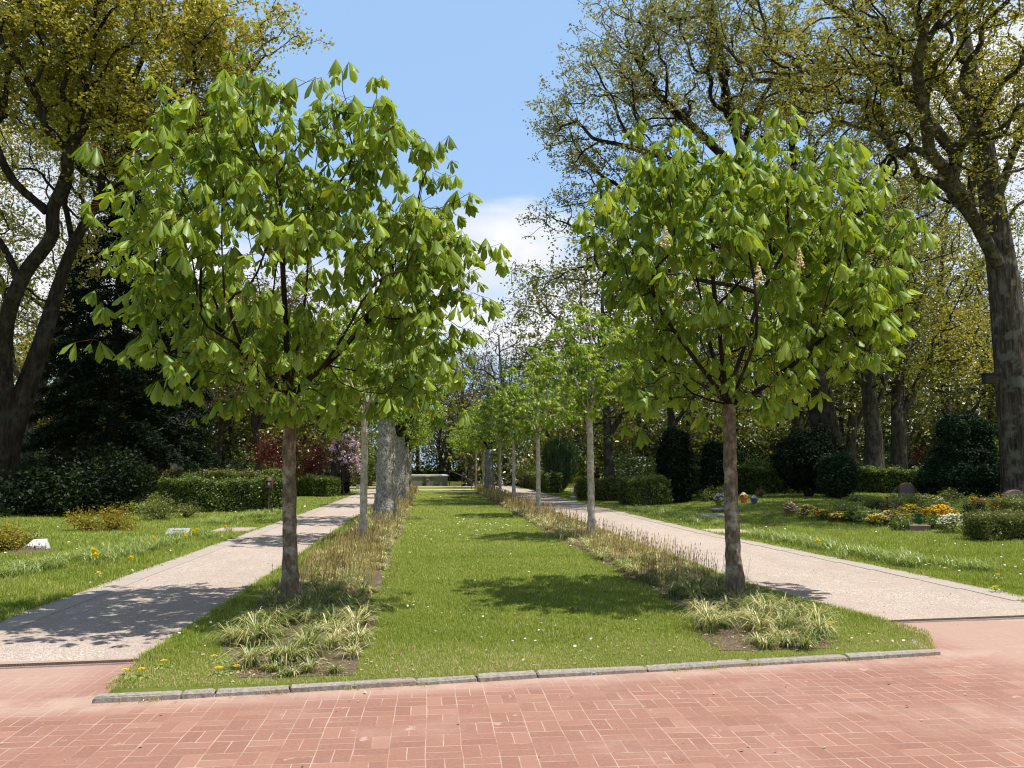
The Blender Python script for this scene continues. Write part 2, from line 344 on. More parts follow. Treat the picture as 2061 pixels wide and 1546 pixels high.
# gravel
m, nt, o = newmat('gravel'); v = coord(nt)
vo = nt.nodes.new('ShaderNodeTexVoronoi'); vo.inputs['Scale'].default_value = 95; nt.links.new(v, vo.inputs['Vector'])
hs = nt.nodes.new('ShaderNodeSeparateColor'); nt.links.new(vo.outputs['Color'], hs.inputs[0])
c = ramp(nt, hs.outputs[0], [(0, (0.26, 0.205, 0.165)), (0.5, (0.41, 0.335, 0.285)), (0.85, (0.54, 0.455, 0.39)), (1, (0.72, 0.65, 0.56))])
c = mixc_(nt, SS(nt, noise(nt, 0.8, 5, 0.6, v), 0.35, 0.7, 0, 0.55), c, (0.40, 0.31, 0.27))
c = mixc_(nt, SS(nt, noise(nt, 3.0, 6, 0.7, v), 0.5, 0.72, 0, 0.5), c, (0.31, 0.245, 0.205))
c = mixc_(nt, SS(nt, noise(nt, 0.35, 5, 0.65, coord(nt, 'Object', (1.8, .5, 1))), 0.42, 0.66, 0, 0.45), c, (0.30, 0.24, 0.20))
bsdf(nt, o, c, 0.95, 0.15, M(nt, 'SUBTRACT', 1.0, vo.outputs['Distance']), 0.7, 0.012); MT['gravel'] = m
# basket-weave clinker paving
m, nt, o = newmat('clinker_paving')
v = coord(nt, 'Object'); sp = nt.nodes.new('ShaderNodeSeparateXYZ')
wob = nt.nodes.new('ShaderNodeVectorMath'); wob.operation = 'MULTIPLY_ADD'
nz = nt.nodes.new('ShaderNodeTexNoise'); nz.inputs['Scale'].default_value = 1.3; nz.inputs['Detail'].default_value = 3; nt.links.new(v, nz.inputs['Vector'])
nt.links.new(nz.outputs['Color'], wob.inputs[0]); wob.inputs[1].default_value = (0.035, 0.035, 0); nt.links.new(v, wob.inputs[2])
nt.links.new(wob.outputs[0], sp.inputs[0])
S = 0.205
U = M(nt, 'DIVIDE', sp.outputs[0], S); W = M(nt, 'DIVIDE', sp.outputs[1], S)
fu = M(nt, 'FLOOR', U); fw = M(nt, 'FLOOR', W); ru = M(nt, 'FRACT', U); rw = M(nt, 'FRACT', W)
par = M(nt, 'FLOORED_MODULO', M(nt, 'ADD', fu, fw), 2.0)
du = M(nt, 'MINIMUM', ru, M(nt, 'SUBTRACT', 1.0, ru)); dw = M(nt, 'MINIMUM', rw, M(nt, 'SUBTRACT', 1.0, rw))
mu = M(nt, 'ABSOLUTE', M(nt, 'SUBTRACT', ru, 0.5)); mw = M(nt, 'ABSOLUTE', M(nt, 'SUBTRACT', rw, 0.5))
def mixv(f, a, b): return M(nt, 'ADD', M(nt, 'MULTIPLY', a, M(nt, 'SUBTRACT', 1.0, f)), M(nt, 'MULTIPLY', b, f))
mid = mixv(par, mu, mw)
half = mixv(par, M(nt, 'GREATER_THAN', ru, 0.5), M(nt, 'GREATER_THAN', rw, 0.5))
de = M(nt, 'MINIMUM', M(nt, 'MINIMUM', du, dw), mid)
wn_ = nt.nodes.new('ShaderNodeTexWhiteNoise'); wn_.noise_dimensions = '3D'; cb = nt.nodes.new('ShaderNodeCombineXYZ')
nt.links.new(fu, cb.inputs[0]); nt.links.new(fw, cb.inputs[1]); nt.links.new(half, cb.inputs[2]); nt.links.new(cb.outputs[0], wn_.inputs[0])
cbr = ramp(nt, wn_.outputs[0], [(0, (0.225, 0.113, 0.084)), (0.2, (0.242, 0.122, 0.09)), (0.85, (0.258, 0.133, 0.097)), (1, (0.295, 0.158, 0.117))])
cbr = mixc_(nt, SS(nt, noise(nt, 40, 5, 0.7, v), 0.4, 0.8, 0, 0.35), cbr, (0.38, 0.22, 0.175))
jn = noise(nt, 9, 3, 0.6, v)
jw = SS(nt, jn, 0.3, 0.7, 0.013, 0.02)
jt = M(nt, 'LESS_THAN', de, jw)
jcol = ramp(nt, noise(nt, 2.2, 4, 0.6, v), [(0.40, (0.30, 0.19, 0.15)), (0.5, (0.44, 0.33, 0.28)), (0.6, (0.56, 0.47, 0.40))])
c = mixc_(nt, M(nt, 'MULTIPLY', jt, 0.5), cbr, jcol)
u_, w_ = UW(-2.26, 6.08)
# sand dust: thick along the kerb and in drifts
big = noise(nt, 0.9, 6, 0.62, v); dust = SS(nt, big, 0.48, 0.75, 0.0, 0.5)
kd = M(nt, 'SUBTRACT', sp.outputs[1], M(nt, 'ADD', M(nt, 'MULTIPLY', sp.outputs[0], 0.1225), 6.31))   # distance to the kerb line
kd = M(nt, 'ABSOLUTE', kd)
kb = M(nt, 'MULTIPLY', SS(nt, kd, 0.42, 0.05), SS(nt, noise(nt, 3.5, 5, 0.7, v), 0.25, 0.6, 0.25, 1.0))
far = M(nt, 'MULTIPLY', SS(nt, sp.outputs[1], 5.6, 6.8), SS(nt, M(nt, 'ABSOLUTE', M(nt, 'SUBTRACT', sp.outputs[0], 1.05)), 3.2, 3.9, 0, 0.6))
spot = M(nt, 'MULTIPLY', SS(nt, noise(nt, 6, 5, 0.6, v), 0.64, 0.70), 0.8)
df = M(nt, 'MAXIMUM', M(nt, 'MAXIMUM', dust, M(nt, 'MULTIPLY', kb, 0.8)), M(nt, 'MAXIMUM', far, spot))
c = mixc_(nt, df, c, mixc_(nt, noise(nt, 30, 4, 0.7, v), (0.36, 0.235, 0.19), (0.44, 0.33, 0.28)))
hb = M(nt, 'ADD', M(nt, 'SUBTRACT', M(nt, 'MULTIPLY', noise(nt, 60, 4, 0.7, v), 0.25), jt), M(nt, 'MULTIPLY', wn_.outputs[0], 0.5))
bsdf(nt, o, c, 0.85, 0.2, hb, 0.45, 0.006); MT['clinker_paving'] = m

# ------------------------------------------------------------------ ground sheets
UL_OUT, UL_IN, UL_ISL = -4.47, -4.10, -2.37
UR_ISL, UR_OUT = 4.30, 6.85
def isl_left(w): return np.interp(w, [6.08, 7.4, 60], [-2.26, UL_ISL, UL_ISL])
def isl_right(w): return np.interp(w, [6.89, 7.6, 8.5, 11.2, 60], [4.35, 4.72, 4.62, UR_ISL, UR_ISL])
def out_right(w): return np.interp(w, [8.0, 9.2, 12.8, 19, 44, 70], [7.3, 6.98, 6.82, 6.45, 6.4, 6.4])
def sheet(name, mat, us, ws, z, kind='structure', hfun=None, obj_uv=True):
    # us: function (w)->(u0,u1) sampled over ws, t across
    nt_ = 24; V = []
    for w in ws:
        a, b = us(w)
        for t in np.linspace(0, 1, nt_):
            u = a + (b - a) * t; x, y = UW(u, w); zz = z if hfun is None else hfun(u, w)
            V.append((x, y, zz + float(hgt(x, y))))
    Q = [[i * nt_ + j, i * nt_ + j + 1, (i + 1) * nt_ + j + 1, (i + 1) * nt_ + j] for i in range(len(ws) - 1) for j in range(nt_ - 1)]
    return tag(mk(name, V, np.array(Q), MT[mat], smooth=True), kind=kind)
# base ground to the horizon
gx = np.concatenate([-np.geomspace(600, 30, 12), np.arange(-28, 28.1, 0.8), np.geomspace(30, 600, 12)])
gy = np.concatenate([-np.geomspace(200, 5, 8), np.arange(-4, 70, 1.0), np.geomspace(72, 1500, 14)])
X, Y = np.meshgrid(gx, gy); Z = hgt(X, Y) - 0.004
nx, ny = len(gx), len(gy)
Q = np.array([[i * nx + j, i * nx + j + 1, (i + 1) * nx + j + 1, (i + 1) * nx + j] for i in range(ny - 1) for j in range(nx - 1)])
tag(mk('ground', np.stack([X, Y, Z], -1), Q, MT['lawn'], smooth=True), kind='structure')
# kerb line helper in avenue coordinates
KA, KB = np.array([-2.26, 6.08]), np.array([4.35, 6.89])
def kerb_w(u): return KA[1] + (KB[1] - KA[1]) * (u - KA[0]) / (KB[0] - KA[0])
# paving: object rotated to the avenue so that its pattern follows it
pv = MB()
pv.add([[-16, -8, 0], [16, -8, 0], [16, 5.9, 0], [-16, 5.9, 0], [-16, 6.9, 0], [-2.2, 7.35, 0], [-2.2, 5.9, 0], [16, 7.5, 0], [4.2, 8.35, 0], [4.2, 5.9, 0]],
       [[0, 1, 2, 3], [3, 6, 5, 4], [9, 2, 7, 8]])
po = pv.build('paving', MT['clinker_paving']); po.location = (0, 0, 0.006); po.rotation_euler = (0, 0, -TH); tag(po, kind='structure')
# fill between, under the island front
pf = MB(); pf.add([[-2.2, 5.9, 0], [4.2, 5.9, 0], [4.2, 7.6, 0], [-2.2, 7.0, 0]], [[0, 1, 2, 3]])
po2 = pf.build('paving_edge', MT['clinker_paving']); po2.location = (0, 0, 0.0055); po2.rotation_euler = (0, 0, -TH); tag(po2, kind='structure')
ws = np.concatenate([np.arange(6.9, 20, 0.5), np.arange(20, 75, 2.0)])
sheet('gravel_path', 'gravel', lambda w: (UL_IN - 0.05, UL_ISL + 0.25), ws + 0.12, 0.002)
sheet('gravel_path', 'gravel', lambda w: (UR_ISL - 0.3, float(out_right(w)) + 0.08), ws + 0.95, 0.002)
# gravel continues left/right of the drains where the paving ends
sheet('gravel_path', 'gravel', lambda w: (-30, UL_OUT), np.array([6.9, 7.1, 7.4, 7.7]), 0.0025) if False else None
# cross paths at the far end and small side paths
sheet('cross_path', 'gravel', lambda w: (-9, 10), np.array([56.8, 59.8]), 0.006)
sheet('cross_path', 'gravel', lambda w: (-9, 10), np.array([65.5, 68.2]), 0.006)
sheet('side_path', 'gravel', lambda w: (-5.5, UL_OUT + 0.02), np.array([21.2, 22.6]), 0.004)
sheet('side_path', 'gravel', lambda w: (float(out_right(w)) - .02, 7.9), np.array([19.6, 20.9]), 0.004)
# island lawn
ws = np.concatenate([[-0.03], np.geomspace(0.012, 50.2, 44)])
def isl_h(u, w): return 0.016 + 0.030 * float(1 - sstep(0, 3.0, w - kerb_w(u)))
V = []; nt_ = 30
for s in ws:
    for t in np.linspace(0, 1, nt_):
        wl, wr = KA[1] + s, KB[1] + s * (56.8 - KB[1]) / (56.8 - KA[1]); w = wl + (wr - wl) * t
        u = isl_left(wl) + (isl_right(wr) - isl_left(wl)) * t
        if t == 0: u -= 0.03
        if t == 1: u += 0.03
        x, y = UW(u, w); zz = (isl_h(u, w) if s > 0 else .03) if 0 < t < 1 else 0.0
        V.append((x, y, zz))
Q = [[i * nt_ + j, i * nt_ + j + 1, (i + 1) * nt_ + j + 1, (i + 1) * nt_ + j] for i in range(len(ws) - 1) for j in range(nt_ - 1)]
tag(mk('lawn', V, np.array(Q), MT['lawn'], smooth=True), kind='structure')
# edging slabs along the outer side of the paths
def edging(u0, u1, w0, w1, step=1.0, fn=None):
    b = MB(); w = w0
    while w < w1:
        l = step - 0.012; off = 0 if fn is None else float(fn(w)) - u0
        x, y = UW((u0 + u1) / 2 + off + random.uniform(-.008, .008), w + l / 2)
        b.box((x, y, 0.0), (u1 - u0, l, 0.018 + random.uniform(-.003, .003)), rz=-TH, a=random.random())
        w += step
    return tag(b.build('path_edging', MT['edge_slab']), kind='structure')
edging(UL_OUT, UL_IN, 5.4, 60)
edging(6.40, 6.78, 9.4, 60, fn=lambda w: out_right(w) - 0.02)

# kerb stones along the front of the island: each its own
kv = KB - KA; kl = np.linalg.norm(kv); kd_ = kv / kl
pos = -0.02; lens = [0.62, 0.24, 0.55, 0.98, 0.5, 0.5, 0.96, 0.97, 0.95, 0.98]
names_k = ["short broken kerb stone at the sharp left tip of the lawn", "smallest kerb chip wedged second from the left tip of the kerb", "chipped kerb stone third from the left tip behind the dandelions",
           "long kerb stone in front of the left sedge clump with a white paint mark", "short worn kerb stone just right of the left sedge clump", "short kerb stone meeting a weedy joint left of the kerb centre",
           "long kerb stone at the middle of the lawn front with a white painted bracket mark", "long pale kerb stone right of the middle one along the lawn front", "kerb stone in front of the right sedge clump with weeds at its joint", "clean long kerb stone last at the sharp right tip of the lawn"]
kang = -TH + math.atan2(kv[1], kv[0])
tot = sum(lens); scl = (kl + 0.0) / tot
for i, l in enumerate(lens):
    l *= scl; c = KA + kd_ * (pos + l / 2) + np.array([0, -0.055]); x, y = UW(*c)
    b = MB(); b.box((0, 0, 0), (l - 0.008, 0.095, 0.16), bev=0.012)
    Vv = b.V[0]; Vv += rng.normal(0, 0.0035, Vv.shape)
    e = empty('kerb_stone', (x, y, -0.036 + random.uniform(-.005, .005)), names_k[i], 'kerb stone', 'kerb stones along the front of the lawn', rz=kang + random.uniform(-.02, .02))
    b.build('stone', MT['kerb_stone'], e)
    if i in (3, 6):
        st_ = e.children[0]; q = MB()
        for dx, w_, h_, z_ in ((-0.02, 0.008, 0.05, 0.045), (0.02, 0.008, 0.05, 0.045), (0, 0.048, 0.008, 0.066)):
            q.box((dx, -0.049, z_), (w_, 0.003, h_))
        q.build('paint_mark', MT['white_stone'], st_)
    pos += l
# right end return of the kerb
x, y = UW(KB[0] - 0.02, KB[1] + 0.28)
e = empty('kerb_stone', (x, y, -0.036), "kerb stone turned to run back along the lawn from the right tip", 'kerb stone', 'kerb stones along the front of the lawn', rz=-TH - 0.22)
MB().box((0, 0, 0), (0.09, 0.42, 0.15), bev=0.012).build('stone', MT['kerb_stone'], e)

# drains
def drain(p0, p1, label):
    a, b_ = np.array(p0), np.array(p1); d = b_ - a; Ld = np.linalg.norm(d); c = (a + b_) / 2
    e = empty('drain_channel', (c[0], c[1], 0.01), label, 'drain', 'drain channels across the gravel paths', rz=math.atan2(d[1], d[0]))
    f = MB(); f.box((0, 0.062, 0), (Ld, 0.012, 0.016)); f.box((0, -0.062, 0), (Ld, 0.012, 0.016)); f.build('channel_frame', MT['edge_slab'], e)
    MB().box((0, 0, -0.003), (Ld, 0.11, 0.006)).build('trough', MT['dark_wood'], e)
    g = MB(); n = int(Ld / 0.022)
    for i in range(n): g.box((-Ld / 2 + (i + .5) * Ld / n, 0, 0.004), (0.012, 0.11, 0.006))
    for yy in (-0.045, 0, 0.045): g.box((0, yy, 0.006), (Ld, 0.012, 0.006))
    g.build('grate', MT['iron'], e)
drain(UW(-6.6, 6.86), UW(-2.36, 7.20), "rusty iron grating drain across the left gravel path where the brick starts")
drain(UW(4.50, 8.22), UW(9.2, 8.62), "dark iron grating drain across the right gravel path where the brick starts")

# ------------------------------------------------------------------ plants: tools
def noise2(x, y, s=1.0):
    return (np.sin(x * 1.7 * s + 1.3 * np.sin(y * 1.1 * s)) + np.sin(y * 2.3 * s + 1.7 * np.sin(x * .9 * s)) + np.sin((x + y) * 3.1 * s)) / 3
def rot_basis(n, tilt=(0, math.pi), rg=rng):
    """n random 3x3 bases: random spin and tilt of the leaf normal between the two angles from straight up"""
    az = rg.uniform(0, 2 * math.pi, n); ti = rg.uniform(*tilt, n); sp = rg.uniform(0, 2 * math.pi, n)
    zx, zy, zz = np.sin(ti) * np.cos(az), np.sin(ti) * np.sin(az), np.cos(ti)
    Z = np.stack([zx, zy, zz], 1)
    ref = np.where(np.abs(zz)[:, None] > 0.9, np.array([[1.0, 0, 0]]), np.array([[0, 0, 1.0]]))
    X = np.cross(ref, Z); X /= np.linalg.norm(X, axis=1)[:, None]; Y = np.cross(Z, X)
    c, s = np.cos(sp)[:, None], np.sin(sp)[:, None]
    return np.stack([X * c + Y * s, -X * s + Y * c, Z], 1)          # rows: local x, y, z axes
def scatter(tV, tF, pos, B, sc, va, tm=None):
    n = len(pos); k = len(tV)
    V = np.einsum('kc,ncd->nkd', tV, B) * np.asarray(sc).reshape(-1, 1, 1) + pos[:, None, :]
    F_ = (tF[None] + (np.arange(n) * k)[:, None, None]).reshape(-1, tF.shape[1])
    A = np.repeat(va, k)
    return V.reshape(-1, 3), F_, A, (np.tile(tm, n) if tm is not None else None)
# small leaf: a bent quad pair
LEAF_V = np.array([[-.5, 0, 0], [0, -.32, .06], [0, .32, .06], [.5, 0, -.04]]); LEAF_F = np.array([[0, 1, 3, 2]])
OAK_V = np.array([[-.5, 0, 0], [-.1, -.2, .05], [.3, -.3, .02], [.5, 0, -.08], [.3, .3, .02], [-.1, .2, .05]]); OAK_F = np.array([[0, 1, 2, 3], [0, 3, 4, 5]])
NEEDLE_V = np.array([[-.5, -.12, 0], [.5, -.03, -.1], [.5, .03, -.1], [-.5, .12, 0]]); NEEDLE_F = np.array([[0, 1, 2, 3]])

def skeleton(trunk, att, bf=0.35, first=0.3, jit=0.12, rg=rng):
    """connect every attractor to the trunk polylines by a balanced spanning tree"""
    P_, par, plen, ok = [], [], [], []
    for line, parent, start_ok in trunk:                          # line of points, index of parent node, usable from fraction
        line = np.asarray(line, float); prev = parent; n = len(line)
        seg = np.linalg.norm(np.diff(line, axis=0), axis=1); cum = np.concatenate([[0], np.cumsum(seg)])
        m = max(2, int(cum[-1] / 0.45)); tt = np.linspace(0, cum[-1], m)
        pts = np.stack([np.interp(tt, cum, line[:, k]) for k in range(3)], 1)
        # round off the corners
        for _ in range(2): pts[1:-1] = (pts[:-2] + 2 * pts[1:-1] + pts[2:]) / 4
        for i, p in enumerate(pts):
            if i == 0 and prev >= 0: continue
            par.append(prev); plen.append(0 if prev < 0 else plen[prev] + float(np.linalg.norm(p - P_[prev]))); P_.append(p)
            ok.append(tt[i] / cum[-1] >= start_ok); prev = len(P_) - 1
        skeleton.ends.append(prev)
    nT = len(P_); NN = nT + len(att)
    pos = np.vstack([np.array(P_), att]); par = np.array(par + [-1] * len(att)); pl = np.array(plen + [0.0] * len(att))
    okm = np.array(ok)
    rem = np.arange(nT, NN); best = np.full(NN, np.inf); bp = np.full(NN, -1)
    idx = np.where(okm)[0]
    D = np.linalg.norm(att[:, None] - pos[idx][None], axis=2) + bf * pl[idx][None]
    k = D.argmin(1); best[nT:] = D[np.arange(len(att)), k]; bp[nT:] = idx[k]
    alive = np.ones(NN, bool); alive[:nT] = False
    for _ in range(len(att)):
        b = np.where(alive, best, np.inf); i = int(b.argmin()); alive[i] = False
        par[i] = bp[i]; d = float(np.linalg.norm(pos[i] - pos[bp[i]])); pl[i] = pl[bp[i]] + d
        dd = np.linalg.norm(pos - pos[i], axis=1) + bf * pl[i]
        upd = alive & (dd < best); best[upd] = dd[upd]; bp[upd] = i
    return pos, par, nT
skeleton.ends = []
def radii(pos, par, rbase, rtip, nT, basez=None):
    n = len(pos); cnt = np.zeros(n); depth = np.zeros(n, int); ch = [[] for _ in range(n)]
    for i in range(n):
        if par[i] >= 0: ch[par[i]].append(i)
    roots = [i for i in range(n) if par[i] < 0]; order = []; st = list(roots)
    while st:
        i = st.pop(); order.append(i); st += ch[i]
    for i in reversed(order):
        cnt[i] = max(1.0, sum(cnt[c] for c in ch[i]))
    ex = math.log(max(cnt.max(), 2)) / math.log(rbase / rtip)
    r = rtip * cnt ** (1 / ex)
    return r, ch, order, roots
def wood(pos, ch, r, roots, name, mat, parent, minr=0.0, sides=(10, 6, 4, 3), jit=0.25, flare=0.0, rg=rng, maxr=9e9, a=0.5):
    b = MB(); st = [(i, None) for i in roots]
    while st:
        i, p = st.pop(); chain = [] if p is None else [p]; cur = i
        while True:
            chain.append(cur)
            if not ch[cur]: break
            cs = sorted(ch[cur], key=lambda c: -r[c]); st += [(c, cur) for c in cs[1:]]; cur = cs[0]
        pts = pos[chain].copy(); rr = r[chain].copy()
        if p is not None: rr[0] = min(rr[0], rr[1] * 1.25)
        if rr[-1] > rr.max() * 0.6 and len(rr) > 2: pass
        if rr.max() < minr or rr.max() >= maxr: continue
        # subdivide with a little crookedness
        seg = np.linalg.norm(np.diff(pts, axis=0), axis=1); P2 = [pts[0]]; R2 = [rr[0]]
        for q in range(len(seg)):
            m = 2 if seg[q] > 6 * rr[q] and seg[q] > 0.08 else 1
            for w_ in range(1, m + 1):
                t = w_ / m; pp = pts[q] * (1 - t) + pts[q + 1] * t
                if w_ < m: pp = pp + rg.normal(0, 1, 3) * seg[q] * jit * 0.35
                P2.append(pp); R2.append(rr[q] * (1 - t) + rr[q + 1] * t)
        P2, R2 = np.array(P2), np.array(R2)
        if len(P2) > 3:
            P2[1:-1] = P2[1:-1] * 0.5 + (P2[:-2] + P2[2:]) * 0.25
        if p is None and flare > 0:
            h = P2[:, 2] - P2[0, 2]; R2 = R2 * (1 + flare * np.exp(-h / (R2[0] * 1.6)))
        m_ = R2.max(); s_ = sides[0] if m_ > 0.10 else sides[1] if m_ > 0.035 else sides[2] if m_ > 0.012 else sides[3]
        if p is None: s_ = max(s_, 14)
        b.tube(P2, R2, s_, a)
    return b.build(name, MT[mat], parent, smooth=True) if b.V else None
def blob_pts(blobs, n, clump=1, spread=0.3, shell=0.5, rg=rng):
    """points inside ellipsoids (x, y, z, rx, ry, rz[, weight]), gathered in clumps"""
    w = np.array([b[3] * b[4] * b[5] * (b[6] if len(b) > 6 else 1) for b in blobs]); w = w / w.sum()
    k = max(1, n // clump); c = rg.choice(len(blobs), k, p=w); B = np.array([b[:6] for b in blobs])[c]
    d = rg.normal(size=(k, 3)); d /= np.linalg.norm(d, axis=1)[:, None]
    rad = rg.uniform(0, 1, k) ** (1 / (3 + 3 * shell)); cen = B[:, :3] + d * rad[:, None] * B[:, 3:]
    if clump == 1: return cen
    return np.repeat(cen, clump, 0) + rg.normal(0, spread, (k * clump, 3))
def foliage(name, pos, nl, spread, size, mat, parent, tv=LEAF_V, tf=LEAF_F, tilt=(0, math.pi), rg=rng, zs=0.8, vbias=None):
    n = len(pos) * nl; p = np.repeat(pos, nl, 0) + rg.normal(0, 1, (n, 3)) * spread * np.array([1, 1, zs])
    va = np.clip(np.repeat(rg.uniform(0.1, 0.9, len(pos)), nl) * 0.5 + rg.uniform(0, 1, n) * 0.5, 0, 1)
    V, F_, A, _ = scatter(tv, tf, p, rot_basis(n, tilt, rg), rg.uniform(0.65, 1.25, n) * size, va)
    return mk(name, V, F_, MT[mat], parent, attr=A)

# ------------------------------------------------------------------ chestnut trees
def leaflet(Lg, Wd, out0, out1, az, nseg=5):
    """one drooping leaflet, a folded strip that starts outwards and hangs"""
    prof = np.array([0.04, 0.28, 0.58, 0.90, 0.96, 0.06]) if nseg == 5 else np.array([0.05, 0.55, 1.0, 0.05])
    nseg = len(prof) - 1; V = []; p = np.zeros(3); ca, sa = math.cos(az), math.sin(az)
    for i in range(nseg + 1):
        t = i / nseg; an = out0 + (out1 - out0) * t                     # angle from straight down
        if i: p = p + np.array([math.sin(an), 0, -math.cos(an)]) * Lg / nseg
        wv = prof[i] * Wd / 2; nrm = np.array([math.cos(an), 0, math.sin(an)])
        for sgn in (-1, 0, 1):
            q = p + np.array([0, sgn * wv, 0]) - nrm * abs(sgn) * wv * 0.38
            V.append([q[0] * ca - q[1] * sa, q[0] * sa + q[1] * ca, q[2]])
    Q = [[i * 3 + j, i * 3 + j + 1, (i + 1) * 3 + j + 1, (i + 1) * 3 + j] for i in range(nseg) for j in range(2)]
    Mv = np.tile([0.0, 0.8, 0.0], nseg + 1)
    return np.array(V), np.array(Q), Mv
def palm(nleaf, Lg, rg, spread=(0.55, 0.2), nseg=5):
    Vs, Qs, Ms, k = [], [], [], 0
    for i in range(nleaf):
        az = (i + rg.uniform(-.25, .25)) / nleaf * 2 * math.pi * 0.92
        l = Lg * (0.72 + 0.28 * math.sin(math.pi * (i + .5) / nleaf)) * rg.uniform(0.85, 1.1)
        V, Q, m = leaflet(l, l * rg.uniform(0.29, 0.40), rg.uniform(0.75, 1.15) * spread[0] * 1.6, rg.uniform(0.7, 1.6) * spread[1], az, nseg)
        Vs.append(V); Qs.append(Q + k); Ms.append(m); k += len(V)
    return np.concatenate(Vs), np.concatenate(Qs), np.concatenate(Ms)
def chestnut_leaves(name, tips, dirs, Lg, nper, parent, mat, rg, spread, nseg=5, stalk=0.16, fold=(0.55, 0.26), wind=None):
    tm = [palm(k, Lg, rg, fold, nseg) for k in (5, 5, 6, 7, 5, 4)]
    n = len(tips) * nper
    base = np.repeat(tips, nper, 0); az = rg.uniform(0, 2 * math.pi, n)
    el = rg.uniform(-0.35, 0.6, n); sl = rg.uniform(0.4, 1.3, n) * stalk
    d = np.stack([np.cos(az) * np.cos(el), np.sin(az) * np.cos(el), np.sin(el)], 1) + np.repeat(dirs, nper, 0) * 0.7
    d /= np.linalg.norm(d, axis=1)[:, None]
    p = base + d * sl[:, None]
    which = rg.integers(0, len(tm), n); sc = rg.uniform(0.45, 1.15, n)
    Vs, Fs, As, Ms, k = [], [], [], [], 0
    sp = rg.uniform(0, 2 * math.pi, n)
    for w in range(len(tm)):
        s = np.where(which == w)[0]
        if not len(s): continue
        c, q = np.cos(sp[s]), np.sin(sp[s]); z = np.zeros(len(s))
        tx, ty = rg.normal(0, 0.22, len(s)) + d[s, 0] * 0.25, rg.normal(0, 0.22, len(s)) + d[s, 1] * 0.25     # lean of the hanging leaf
        if wind is not None: tx = tx + wind[0]; ty = ty + wind[1]
        Z = np.stack([-tx, -ty, np.ones(len(s))], 1); Z /= np.linalg.norm(Z, axis=1)[:, None]
        X = np.stack([c, q, z], 1); X -= Z * (X * Z).sum(1)[:, None]; X /= np.linalg.norm(X, axis=1)[:, None]
        B = np.stack([X, np.cross(Z, X), Z], 1)
        V, F_, A, Mm = scatter(tm[w][0], tm[w][1], p[s], B, sc[s], rg.uniform(0, 1, len(s)), tm[w][2])
        Vs.append(V); Fs.append(F_ + k); As.append(A); Ms.append(Mm); k += len(V)
    # the stalks
    u = np.cross(d, [0, 0, 1.0]); u /= np.linalg.norm(u, axis=1)[:, None] + 1e-6; w2 = np.cross(d, u); t = 0.0022
    ring = [base + u * t, base - u * t * .5 + w2 * t, base - u * t * .5 - w2 * t, p + u * t, p - u * t * .5 + w2 * t, p - u * t * .5 - w2 * t]
    SV = np.stack(ring, 1).reshape(-1, 3); sf = np.array([[0, 1, 4, 3], [1, 2, 5, 4], [2, 0, 3, 5]])
    SF = (sf[None] + (np.arange(n) * 6)[:, None, None]).reshape(-1, 4)
    Vs.append(SV); Fs.append(SF + k); As.append(np.full(len(SV), -1.0)); Ms.append(np.zeros(len(SV)))
    return mk(name, np.concatenate(Vs), np.concatenate(Fs), MT[mat], parent, attr=np.concatenate(As), attr2=np.concatenate(Ms), smooth=True)
